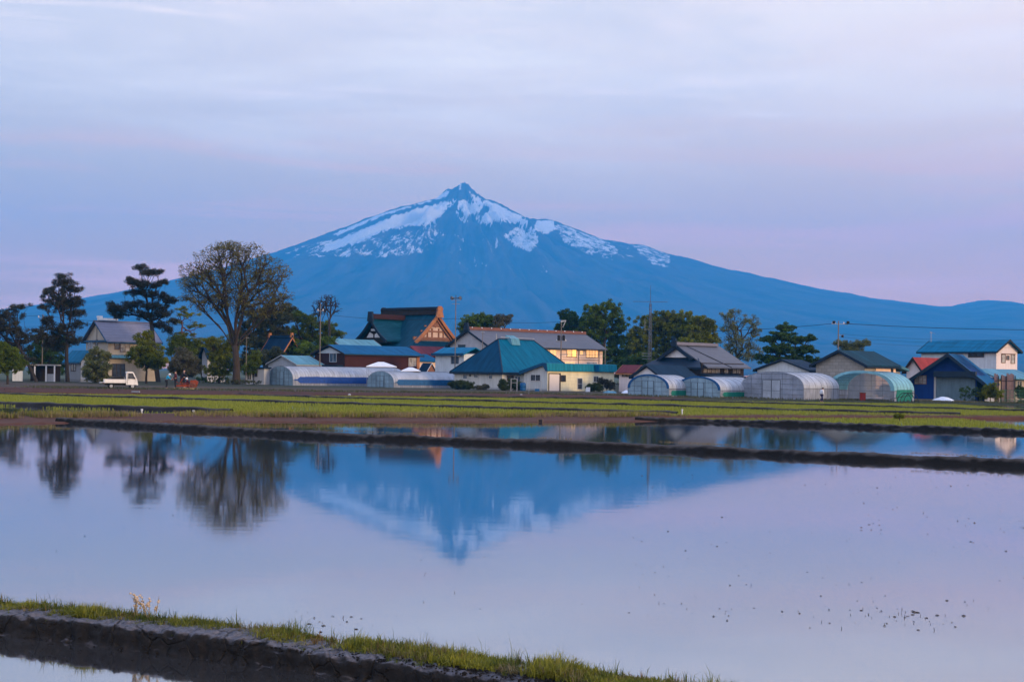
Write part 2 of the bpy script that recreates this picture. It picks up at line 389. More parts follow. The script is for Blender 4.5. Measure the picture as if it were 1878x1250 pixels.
NEAR = lpx([(-1500, 995), (-260, 1134), (0, 1163), (400, 1212), (700, 1252), (1100, 1312), (1600, 1400)])
NEARP = [(o, z * .86 if z > 0 else z) for o, z in [(-.03, -.1), (-.015, .0), (-.0, .03), (.004, .06), (.0, .09), (-.006, .12), (-.012, .15), (-.014, .175), (-.006, .195), (.015, .207), (.04, .212), (.07, .215), (.10, .218), (.14, .222),
         (.20, .225), (.25, .228), (.31, .228), (.37, .222), (.42, .20), (.47, .15), (.51, .08), (.54, .02), (.57, -.08)]]
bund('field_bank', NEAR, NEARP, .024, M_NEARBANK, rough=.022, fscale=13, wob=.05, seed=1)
BPTS = lpx([(100, 774.5), (190, 779), (300, 786), (600, 803), (940, 816), (1240, 827), (1540, 842), (1878, 857), (2120, 868)])
BUNDP = [(-.05, -.1), (0, .0), (.04, .09), (.08, .16), (.14, .20), (.30, .208), (.46, .20), (.54, .17), (.62, .10), (.68, -.1)]
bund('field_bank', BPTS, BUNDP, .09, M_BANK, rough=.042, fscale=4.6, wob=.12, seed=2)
CPTS = lpx([(-1500, 784), (-330, 781), (-100, 780), (0, 779), (120, 776), (330, 773.5), (600, 774.5), (940, 774.5), (1180, 773), (1300, 771.5)])
bund('field_bank', CPTS, [(-.1, -.1), (0, .0), (.4, .05), (1.5, .085), (2.4, .11), (3.3, .15), (4.2, .19), (5.4, .20), (6.0, .14), (6.4, .02), (6.7, -.1)], .3, M_BROWN, rough=.05, fscale=1.4, wob=.25, seed=3)
DPTS = lpx([(1165, 772), (1260, 773.5), (1540, 782.5), (1878, 795.5), (2120, 806)])
bund('field_bank', DPTS, BUNDP, .10, M_BANK, rough=.06, fscale=4.0, wob=.12, seed=4)
PPTS = lpx([(1180, 769), (1300, 768.5), (1500, 767.5), (1878, 768.5), (2150, 771)])
bund('field_bank', PPTS, [(-.1, -.1), (0, .0), (.2, .12), (.4, .16), (1.0, .17), (1.5, .15), (1.8, .0), (1.9, -.1)], .3, M_BROWN, rough=.04, fscale=1.6, wob=.2, seed=5)
LINES = [[(-200, 734), (0, 742), (250, 751), (420, 756)],
         [(-200, 717), (0, 724), (300, 733), (640, 743), (940, 752), (1240, 760)],
         [(420, 724.5), (600, 731), (900, 738), (1240, 747), (1424, 753.5), (1640, 759), (1760, 762)],
         [(780, 728), (1000, 731), (1240, 736.5), (1507, 744.5), (1878, 755.5), (2100, 763)]]
LW = []
for i, ln in enumerate(LINES):
    q = lpx(ln); LW.append(q)
    bund('field_bank', q, [(-.1, -.1), (0, .0), (.06, .16), (.14, .22), (.36, .22), (.46, .12), (.54, -.1)], .35, M_BANK, rough=.035, fscale=1.6, wob=.15, seed=6 + i)
# the village stands on a low rise behind the paddies; its soil edge faces us
EDGE = [(-500, 710), (-200, 716), (0, 721.5), (300, 725), (640, 727.2), (940, 728.5), (1240, 732), (1507, 735.5), (1878, 742), (2200, 749), (2500, 756)]
EP = lpx(EDGE)
EWIDE = {0: 13, 940: 12, 1240: 9, 1507: 6, 1878: 5}
m = MatB('village_soil'); v = m.coord(); n1 = m.noise(m.coord('Object', (.35, 1.0, 1)), .9, 8, .7); n2 = m.noise(v, .12, 5)
at = m.n('ShaderNodeAttribute'); at.attribute_name = 'bank'
dirt = m.ramp(n1, [(.3, (.030, .008, .0035)), (.7, (.085, .024, .010))]); road = m.ramp(n1, [(.3, (.045, .028, .019)), (.7, (.095, .062, .045))])
weed = m.ramp(n1, [(.35, (.012, .018, .008)), (.7, (.045, .045, .025))])
gfac = m.ramp(n2, [(.48, (0,) * 3), (.62, (1,) * 3)])
c = m.mix(gfac, road, weed)
sepa = m.n('ShaderNodeSeparateColor'); m.l(at.outputs['Color'], sepa.inputs[0])
c = m.mix(sepa.outputs[0], c, dirt); c = m.mix(sepa.outputs[1], c, weed)
m.set(Base_Color=c, Roughness=.95); m.bump(n1, .8, .12); M_VILL = m.m
st = along(EP, 1.2); b = MB(); NP = 26; att = []
for p, nr, d in st:
    pxl, _ = proj((p.x, p.y, 0)); wd = np.interp(pxl, [0, 940, 1240, 1507, 1878], [13, 12, 9, 6, 5])
    offs = [-.6, 0, .3, .8] + [wd * t for t in (.15, .25, .35, .45, .55, .65, .75, .85, .95, 1.0, 1.05, 1.15, 1.3, 1.6, 2.0)] + [wd * 2 + t for t in (6, 14, 26, 45, 80, 160, 420)]
    for o in offs:
        q = (p.x, p.y + o); zt = zv(q[0])
        t = max(0, min(1, o / wd)); lip = .14 if pxl < 1300 else .12
        z = -.15 if o < 0 else (0 if o == 0 else lip + (zt - lip) * t)
        if 0 < o < wd * 1.6: z += noise.fractal(Vector((q[0] * .8, q[1] * .8, 3)), .8, 2, 4) * .05
        if o > 100: z = zt if o < 300 else -.4
        b.v.append((q[0], q[1], z))
        fr_ = 1 if o < wd * .97 else max(0, 1 - (o - wd * .97) / 1.2)
        rt = max(0, min(1, (pxl - 1180) / 140))
        att.append((fr_ * (1 - rt), max(rt * (1 if o < wd * 1.4 else 0), 1.0 if o > wd * 2 + 25 else 0), 0, 1))
n = len(offs)
b.f = [(j * n + i, (j + 1) * n + i, (j + 1) * n + i + 1, j * n + i + 1) for j in range(len(st) - 1) for i in range(n - 1)]
vg = structure(b.build('village_ground', M_VILL, smooth=True, norm=False))
ca = vg.data.color_attributes.new('bank', 'FLOAT_COLOR', 'POINT'); ca.data.foreach_set('color', [x for a in att for x in a])

# --- blades: grass and rice as one countless mass each
def blades(name, P, hgt, wid, mat, lean=.45, per=3, label=None):
    """P: Nx3 numpy array of rooting points; each gets `per` bent blades"""
    n = len(P) * per; base_ = np.repeat(P, per, 0) + np.c_[rng.normal(0, .22, (n, 2)) * np.repeat(wid if np.ndim(wid) else np.full(len(P), wid), per)[:, None] * 4, np.zeros(n)]
    h = np.repeat(hgt if np.ndim(hgt) else np.full(len(P), hgt), per) * rng.uniform(.55, 1.2, n)
    ww = np.repeat(wid if np.ndim(wid) else np.full(len(P), wid), per) * rng.uniform(.7, 1.3, n)
    a = rng.uniform(0, 2 * pi, n); l = np.abs(rng.normal(0, lean, n)); la = rng.uniform(0, 2 * pi, n)
    dx = np.cos(a) * ww * .5; dy = np.sin(a) * ww * .5; lx = np.cos(la) * l * h; ly = np.sin(la) * l * h
    V = np.empty((n, 5, 3))
    V[:, 0] = base_ - np.c_[dx, dy, np.zeros(n)]; V[:, 1] = base_ + np.c_[dx, dy, np.zeros(n)]
    mid = base_ + np.c_[lx * .3, ly * .3, h * .6]
    V[:, 2] = mid + np.c_[dx, dy, np.zeros(n)] * .8; V[:, 3] = mid - np.c_[dx, dy, np.zeros(n)] * .8
    V[:, 4] = base_ + np.c_[lx, ly, h * np.clip(1 - l * .35, .4, 1)]
    me = bpy.data.meshes.new(name); i0 = np.arange(n) * 5
    me.vertices.add(n * 5); me.vertices.foreach_set('co', V.ravel())
    q = np.stack([i0, i0 + 1, i0 + 2, i0 + 3], 1); t = np.stack([i0 + 3, i0 + 2, i0 + 4], 1)
    me.loops.add(n * 7); me.loops.foreach_set('vertex_index', np.concatenate([q, t], 1).ravel())
    me.polygons.add(n * 2); ls = np.stack([np.arange(n) * 7, np.arange(n) * 7 + 4], 1).ravel()
    me.polygons.foreach_set('loop_start', ls); me.polygons.foreach_set('loop_total', np.tile([4, 3], n))
    me.update(calc_edges=True); me.materials.append(mat)
    o = bpy.data.objects.new(name, me); COL.objects.link(o); o["kind"] = 'stuff'
    if label: o["label"] = label
    return o
M_GRASS = leafmat('bank_grass', (.035, .055, .005), (.30, .28, .03), .35)
M_DRY = leafmat('dry_grass', (.10, .075, .03), (.26, .20, .09), .3)
M_RICE = leafmat('rice_leaf', (.15, .185, .017), (.27, .285, .034), .4)
def scatter_line(pts, n, o0, o1, z, zj=.0, dens=None):
    st = along(pts, .05 if n > 6000 else .2); P = []
    for _ in range(n):
        p, nr, d = st[random.randrange(len(st))]; o = random.uniform(o0, o1)
        if dens and random.random() > dens(d, (o - o0) / (o1 - o0)): continue
        q = p + nr * o; P.append((q.x + random.uniform(-.1, .1), q.y + random.uniform(-.03, .03), z))
    return np.array(P)
def tufts(pts, n, o0, o1, z, per, sp, hfun, keep):
    st_ = along(pts, .02); P = []; Hh = []
    for _ in range(n):
        p, nr, d = st_[random.randrange(len(st_))]; o = random.uniform(o0, o1)
        if random.random() > keep(d, o): continue
        hh = hfun(d, o) * random.choice((.45, .6, .8, 1.0, 1.0, 1.35)); q = p + nr * o
        for _k in range(random.randint(per // 3, per)): P.append((q.x + random.gauss(0, sp), q.y + random.gauss(0, sp), z)); Hh.append(hh * random.uniform(.5, 1.1))
    return np.array(P), np.array(Hh)
n1 = lambda d, k, f=1.0: noise.noise(Vector((d * f, k, 0)))
FR = NEAR[1:7]
M_WEED = leafmat('bank_weed', (.02, .035, .004), (.11, .135, .018), .3)
M_RUST = leafmat('reddish_weed', (.06, .035, .012), (.20, .11, .03), .3)
hf = lambda d, o: .085 + .085 * n1(d, 2, 1.7) + .02 * n1(d, 5, 5)
P_, H_ = tufts(FR, 7600, .15, .50, .178, 16, .022, hf, lambda d, o: .55 + 1.5 * n1(d, 9, 2.2) + .9 * (o - .25)); blades('bank_grass', P_, H_, .0055, M_GRASS, .8, 2, 'green grass tufts along the cracked mud bank in front')
P_, H_ = tufts(FR, 2300, .16, .50, .178, 14, .025, hf, lambda d, o: .5 + 1.3 * n1(d, 21, 1.4)); blades('dry_grass', P_, H_ * .9, .0055, M_DRY, .9, 2, 'straw coloured dead grass in patches on the front bank')
P_, H_ = tufts(FR, 1300, .2, .5, .178, 8, .02, lambda d, o: .15, lambda d, o: .35 + .9 * n1(d, 31, 2.6)); blades('bank_grass', P_, H_, .006, M_WEED, .55, 2, 'tall dark green weeds standing above the front bank grass')
P_, H_ = tufts(FR, 700, .2, .5, .178, 9, .02, lambda d, o: .10, lambda d, o: .3 + 1.2 * n1(d, 41, 1.9)); blades('dry_grass', P_, H_, .006, M_RUST, .7, 2, 'reddish brown weeds on the front bank')
P_, H_ = tufts(FR, 420, .02, .2, .172, 9, .014, lambda d, o: .05, lambda d, o: .25 + 1.0 * n1(d, 51, 3)); blades('bank_grass', P_, H_, .005, M_WEED, .9, 2, 'small sprouts in the cracks of the front mud bank')
b = MB()
for _ in range(2600):
    p_, nr, d = random.choice(_ST) if '_ST' in globals() else (None, None, None)
    if p_ is None: _ST = along(FR, .02); continue
    o = random.choice((random.gauss(.02, .03), random.uniform(.0, .2), random.uniform(.1, .4))); q = p_ + nr * o
    zz = .0 if o < -.005 else float(np.interp(o, [0, .02, .1, .2], [.13, .17, .183, .19])); r_ = random.uniform(.004, .016)
    if o < .01: zz = random.uniform(.0, .18); q = p_ + nr * random.uniform(-.03, -.005)
    b.lathe([(0, -r_ * .6), (r_ * random.uniform(.7, 1.2), -r_ * .1), (r_ * .7, r_ * .5), (0, r_ * random.uniform(.5, .9))], (q.x, q.y, zz), 5)
o_ = b.build('soil_clods', plain('dry_mud_clod', (.008, .007, .0065), .95, .4, 30), norm=False); o_["kind"] = 'stuff'; o_["label"] = 'crumbled clods of dry mud on the front bank'
dg = lambda d, t: .12 if noise.noise(Vector((d * .18, 11, 0))) < .05 else .9
blades('bank_grass', scatter_line(BPTS, 2600, .12, .55, .25, dens=dg), .07, .010, M_DRY, .6, 2, 'thin dry grass on top of the dark bund between the paddies')
P1 = scatter_line(CPTS[1:], 11000, 2.9, 6.1, .15, dens=lambda d, t: .35 + .65 * (noise.noise(Vector((d * .15, 5, t))) > -.1)); blades('bank_grass', P1, .28, .02, M_DRY, .5, 3, 'straw coloured grass strip along the brown bank')
blades('bank_grass', scatter_line(CPTS[1:], 8000, 3.2, 6.3, .15, dens=lambda d, t: 1 if noise.noise(Vector((d * .2, 15, t))) > .0 else .1), .30, .02, M_GRASS, .5, 3, 'green grass strip along the brown bank')
blades('bank_grass', scatter_line(PPTS, 1500, .9, 1.7, .14), .16, .02, M_DRY, .5, 3, 'dry grass along the far path between the rice fields')
for q, lb in zip(LW, ('left', 'second', 'third', 'rear')):
    blades('bank_grass', scatter_line(q, 700, .15, .5, .19), .05, .02, M_GRASS, .6, 2, 'low grass on the %s dark bund crossing the rice field' % lb)
PV = []
for _ in range(16000):
    p, nr, d = st[random.randrange(len(st))]; pxl, _y = proj((p.x, p.y, 0))
    if not -60 < pxl < 1960: continue
    wd = np.interp(pxl, [0, 940, 1240, 1507, 1878], [13, 12, 9, 6, 5]); rt = max(0, min(1, (pxl - 1150) / 200))
    if random.random() < .5: o = random.uniform(wd * .98, wd * 1.6)
    else:
        if random.random() > rt + .02: continue
        o = random.uniform(.3, wd * 1.2)
    t = min(1, o / wd); PV.append((p.x + random.uniform(-.6, .6), p.y + o, .12 + (zv(p.x) - .12) * t - .02))
blades('weeds', np.array(PV), .26, .035, leafmat('weed_leaf', (.022, .03, .012), (.10, .095, .04), .25), .6, 3, 'rough weeds along the soil edge of the village')

# rice seedlings in rows
def line_y(q, x):
    xs = [p.x for p in q]; ys = [p.y for p in q]
    if x < xs[0] or x > xs[-1]: return None
    return float(np.interp(x, xs, ys))
dirv = (LW[1][-1] - LW[1][1]); dirv = Vector((dirv.x, dirv.y)).normalized(); nrmv = Vector((-dirv.y, dirv.x))
def rice(zone, sx, sy, label, hgt):
    P = []
    u = -120
    for iu in range(-900, 900):
        for iv in range(-500, 500):
            u = iu * sx; v_ = iv * sy; x = dirv.x * u + nrmv.x * v_; y = 85 + dirv.y * u + nrmv.y * v_
            if y < 38 or y > 140 or abs(x) > .39 * y + 2: continue
            if not zone(x, y): continue
            P.append((x + random.uniform(-.04, .04), y + random.uniform(-.05, .05), -.03))
    P = np.array(P)
    return blades('rice_seedlings', P, hgt, .035, M_RICE, .35, 3, label)
def off_lines(x, y):
    for q in LW:
        yy = line_y(q, x)
        if yy is not None and -.35 < y - yy < .8: return False
    return True
def zone_main(x, y):
    ye = line_y(EP, x)
    if ye is None or y > ye - .5: return False
    yc = line_y(CPTS, x)
    if yc is None:
        yc = line_y(PPTS, x); yc = (yc + 2.0) if yc is not None else None
    else: yc += 6.9
    if yc is None or y < yc: return False
    y0 = line_y(LW[0], x)
    if y0 is not None and y < y0: return noise.noise(Vector((x * .3, y * .5, 2))) > .35
    return off_lines(x, y)
def zone_right(x, y):
    yp = line_y(PPTS, x); yd = line_y(DPTS, x)
    return yp is not None and yd is not None and yd + .9 < y < yp - .3 and x > 8.5
rice(zone_main, .24, .30, 'light green rice seedlings filling the far paddies between the bunds', .20)
rice(zone_right, .26, .30, 'light green rice seedlings in the narrow right hand paddy', .19)

# floating stubble and clods on the open water
b = MB()
def fleck(px, py, k=1.0):
    p = gp(px, py); s_ = k * min(1.0 + p.y / 60, p.y / 12) * .52
    if random.random() < .4:
        h_ = random.uniform(.012, .035) * s_
        b.tube([(p.x, p.y, -.02), (p.x + random.uniform(-.02, .02), p.y, h_)], [.006 * s_, .003 * s_], 4)
    else:
        r_ = random.uniform(.008, .022) * s_; a0 = random.random() * 6
        top = [(p.x + r_ * cos(a0 + i * 1.05) * random.uniform(.7, 2.2), p.y + r_ * sin(a0 + i * 1.05) * random.uniform(.8, 2.4), .004) for i in range(6)]
        b.add(top + [(p.x, p.y, random.uniform(.008, .02) * s_)], [(i, (i + 1) % 6, 6) for i in range(6)])
for cx_, cy_, sx_, sy_, n_ in ((1600, 1130, 70, 12, 45), (1420, 1118, 90, 8, 14), (1720, 1140, 80, 10, 24), (620, 1140, 60, 12, 26), (1700, 890, 170, 10, 26), (1740, 955, 110, 14, 26), (1250, 880, 60, 14, 12),
                               (1460, 880, 60, 6, 14), (60, 850, 60, 8, 8), (250, 880, 150, 20, 12)):
    for _ in range(n_): fleck(random.gauss(cx_, sx_), random.gauss(cy_, sy_), random.choice((.6, .8, 1.0, 1.3)))
for _ in range(240):
    py = random.uniform(862, 1130); fleck(random.uniform(1150, 1878) if random.random() < .62 else random.uniform(20, 1878), py, random.choice((.5, .7, 1.0)))
fl = b.build('floating_stubble', plain('stubble', (.05, .042, .038), .9), norm=False); fl["kind"] = 'stuff'; fl["label"] = 'dark specks of straw and stubble scattered on the still paddy water'

# --- the mountain
MD = 12000.0
SIL = [(-700, 640), (-400, 618), (-200, 598), (0, 573), (160, 550), (220, 540), (320, 516), (420, 490), (510, 461), (560, 443), (600, 428), (650, 410), (700, 391), (740, 378), (780, 368), (800, 364), (812, 353), (818, 347), (823, 345),
       (828, 349), (838, 342), (846, 336.5), (853, 336.5), (862, 343), (875, 356), (893, 368), (905, 367.5), (925, 377), (945, 388), (968, 402), (985, 402.5), (1000, 401), (1015, 403.5), (1040, 414), (1070, 426), (1100, 436), (1150, 446),
       (1185, 449), (1210, 460), (1260, 473), (1330, 492), (1400, 507), (1500, 530), (1600, 547), (1650, 553), (1700, 560), (1745, 562), (1775, 556), (1800, 549), (1830, 551), (1878, 563), (1950, 582), (2100, 610), (2400, 640), (2700, 660)]
sx = []; sz = []
for a, c_ in SIL:
    p = W(a, c_, MD); sx.append(p.x); sz.append(p.z)
PX = W(850, 336, MD).x
def P_front(r_): return float(np.interp(r_, [0, 120, 260, 420, 800, 1300, 2000, 3000, 4200, 5600, 7500, 9000], [1618, 1560, 1455, 1390, 1225, 1020, 790, 545, 330, 170, 50, 0]))
def mtn_h(x, y):
    dx = x - PX; dy = (y - MD) * 1.05; r_ = sqrt(dx * dx + dy * dy) + 1e-6; c = dx / r_
    sil = float(np.interp(PX + math.copysign(r_, dx), sx, sz)); fr_ = P_front(r_)
    wgt = abs(c) ** 5
    # keep the crest detail close to the crest line
    h = sil * wgt + fr_ * (1 - wgt)
    if y < MD: h *= .35 + .65 * min(1, y / MD) if False else min(1.0, y / MD)
    ang = atan2(dy, dx); lr = math.log(r_ + 150)
    q = Vector((ang * 6.5 + lr * .25, lr * 1.3, 0))
    g = noise.ridged_multi_fractal(q, .9, 2.1, 5, 1.0, 2.0, noise_basis='PERLIN_ORIGINAL') if False else noise.fractal(q, .75, 2.15, 6)
    amp = float(np.interp(r_, [0, 150, 600, 2000, 4000, 7000, 9000], [14, 40, 120, 125, 80, 40, 5])) * (1 - wgt * .92)
    h += amp * g - amp * .3
    global FLOW; FLOW = (ang * 5.5, lr * 1.0, 0)
    h += noise.fractal(Vector((x / 170, y / 170, 1)), .8, 2.1, 4) * 9 * min(1, r_ / 500)
    return max(h, -20)
def inpoly(x, y, poly):
    c = False; j = len(poly) - 1
    for i in range(len(poly)):
        xi, yi = poly[i]; xj, yj = poly[j]
        if (yi > y) != (yj > y) and x < (xj - xi) * (y - yi) / (yj - yi) + xi: c = not c
        j = i
    return c
# snowfields, as outlines on the east face (bearing and height seen from the plain), with how much of each is snow
SNOW = [(.93, [(836, 368), (810, 370), (775, 379), (735, 391.5), (700, 405), (660, 422), (620, 440), (597, 450), (590, 463), (625, 453), (660, 443), (700, 425), (740, 416), (775, 413), (800, 405), (815, 388), (825, 378), (838, 370)]),
        (.9, [(790, 366), (740, 380), (700, 392), (650, 412), (606, 431), (620, 432), (665, 412), (705, 395), (745, 381.5), (785, 371), (792, 368)]),
        (1.0, [(792, 368), (812, 352), (825, 350), (817, 361), (800, 366)]), (1.0, [(837, 346), (844, 336), (848, 337), (847, 346), (843, 347)]),
        (.9, [(860, 348), (872, 360), (893, 367), (905, 369), (898, 379), (885, 377), (872, 371), (866, 362)]),
        (.85, [(840, 368), (860, 366), (880, 376), (886, 380), (880, 391), (862, 396), (850, 391), (838, 379)]),
        (.8, [(833, 386), (838, 386), (853, 409), (848, 409)]), (.75, [(846, 385), (851, 385), (860, 405), (855, 407)]), (.7, [(870, 388), (876, 388), (880, 408), (873, 408)]),
        (.95, [(903, 372), (922, 381), (945, 391), (968, 403), (962, 411), (935, 408), (915, 405), (897, 412), (880, 406), (890, 392), (900, 380)]),
        (.62, [(918, 428), (945, 418), (975, 414), (992, 438), (977, 460), (965, 463), (945, 450)]), (.9, [(983, 404), (1015, 404), (1020, 420), (1000, 430), (978, 420)]),
        (.55, [(1018, 408), (1040, 415), (1070, 428), (1110, 440), (1140, 462), (1110, 472), (1060, 458), (1030, 442)]), (.5, [(1160, 449), (1190, 449), (1230, 470), (1226, 493), (1200, 486), (1175, 466)]),
        (.42, [(560, 447), (600, 440), (660, 440), (720, 430), (800, 412), (818, 430), (780, 466), (700, 472), (620, 472), (560, 468)]), (.22, [(810, 425), (850, 430), (900, 425), (930, 470), (870, 502), (850, 490), (820, 460)]),
        (.28, [(1090, 432), (1160, 448), (1180, 470), (1120, 480), (1060, 468)]), (.6, [(904, 434), (910, 434), (918, 454), (912, 454)]), (.3, [(985, 470), (1000, 470), (1003, 502), (995, 503)]),
        (.35, [(520, 460), (560, 446), (600, 440), (580, 470), (530, 475)])]
xs = sorted(set([float(v_) for v_ in list(np.arange(-6400, -2700, 90)) + list(np.arange(-2700, 2000, 17)) + list(np.arange(2000, 6401, 80))]))
ys = list(np.arange(4800, 9000, 150)) + list(np.arange(9000, 10600, 55)) + list(np.arange(10600, 12060, 20)) + list(np.arange(12060, 12500, 60)) + list(np.arange(12500, 15001, 250))
vs = []; sn = []; fw = []
for y in ys:
    for x in xs:
        h = mtn_h(x, float(y)); vs.append((x, float(y), h)); fw += FLOW
        c = 0.0
        if 10300 < y < 12300 and -2600 < x < 2100 and h > 600:
            u_, v_ = proj((x, float(y), h))
            ja = noise.noise(Vector((x / 70, h / 50, 2))) * 2.0; jb = noise.noise(Vector((x / 70, h / 50, 9))) * 1.3
            for cov, poly in SNOW:
                if inpoly(u_ + ja, v_ + jb, poly): c = max(c, cov)
        sn.append(c)
b = MB(); b.v = vs; n = len(xs)
b.f = [(j * n + i, j * n + i + 1, (j + 1) * n + i + 1, (j + 1) * n + i) for j in range(len(ys) - 1) for i in range(n - 1)]
m = MatB('mountain_rock_forest_snow')
at = m.n('ShaderNodeAttribute'); at.attribute_name = 'snow'
tcn = m.n('ShaderNodeTexCoord'); sp = m.n('ShaderNodeSeparateXYZ'); m.l(tcn.outputs['Object'], sp.inputs[0])
fa = m.n('ShaderNodeAttribute'); fa.attribute_name = 'flow'
nz0 = m.noise(fa.outputs['Vector'], 8.5, 8, .72); nz1 = m.noise(m.coord('Object', (1 / 45., 1 / 90., 1 / 60.)), 1.0, 6, .65)
nzm = m.n('ShaderNodeMath', operation='MULTIPLY_ADD'); m.l(nz0, nzm.inputs[0]); nzm.inputs[1].default_value = .62; nq = m.n('ShaderNodeMath', operation='MULTIPLY'); m.l(nz1, nq.inputs[0]); nq.inputs[1].default_value = .38; m.l(nq.outputs[0], nzm.inputs[2]); nzx = m.n('ShaderNodeMath', operation='MULTIPLY_ADD'); m.l(nzm.outputs[0], nzx.inputs[0]); nzx.inputs[1].default_value = 3.2; nzx.inputs[2].default_value = -1.1; nz = nzx.outputs[0]
st0 = m.noise(fa.outputs['Vector'], 2.6, 9, .72)
th = m.n('ShaderNodeMath', operation='ADD'); m.l(at.outputs['Fac'], th.inputs[0]); m.l(nz, th.inputs[1])
sm = m.n('ShaderNodeMapRange', interpolation_type='SMOOTHSTEP'); sm.inputs[1].default_value = .93; sm.inputs[2].default_value = 1.12; m.l(th.outputs[0], sm.inputs[0])
forest = m.ramp(m.noise(m.coord('Object', (1 / 260., 1 / 260., 1 / 260.)), 1, 7, .65), [(.3, (.010, .016, .014)), (.7, (.045, .05, .04))])
rock = m.ramp(m.noise(m.coord('Object', (1 / 80., 1 / 80., 1 / 160.)), 1, 6, .65), [(.3, (.012, .012, .016)), (.7, (.045, .038, .042))])
hm = m.n('ShaderNodeMapRange'); hm.inputs[1].default_value = 700; hm.inputs[2].default_value = 1100; m.l(sp.outputs[2], hm.inputs[0])
c = m.mix(hm.outputs[0], forest, rock); c = m.mix(m.ramp(st0, [(.40, (0, 0, 0)), (.68, (.8, .8, .8))]), c, (.10, .07, .063)); c = m.mix(m.ramp(st0, [(.28, (.8, .8, .8)), (.46, (0, 0, 0))]), c, (.006, .012, .012)); c = m.mix(sm.outputs[0], c, (.56, .54, .53))  # reddish and dark streaks paint ridge and gully relief into the colour
m.set(Base_Color=c, Roughness=.95); m.b.inputs['Specular IOR Level'].default_value = 0.0
mt = structure(b.build('mountain', m.m, smooth=True, norm=False))
fl_ = mt.data.attributes.new('flow', 'FLOAT_VECTOR', 'POINT'); fl_.data.foreach_set('vector', fw)
ca = mt.data.attributes.new('snow', 'FLOAT', 'POINT'); ca.data.foreach_set('value', sn)

# --- the air
b = MB(); b.box(-6900, 6900, -70, 15300, -3, 1660)
hz = MatB('haze_air'); hz.t.nodes.remove(hz.b); pv = hz.n('ShaderNodeVolumePrincipled')
pv.inputs['Color'].default_value = (.06, .485, 1.0, 1); pv.inputs['Density'].default_value = 8.4e-5; pv.inputs['Anisotropy'].default_value = 0.0
hz.l(pv.outputs[0], hz.o.inputs['Volume'])
hzo = b.build('haze', hz.m); hzo["kind"] = 'stuff'; hzo["label"] = 'blue evening haze in front of the far mountain'

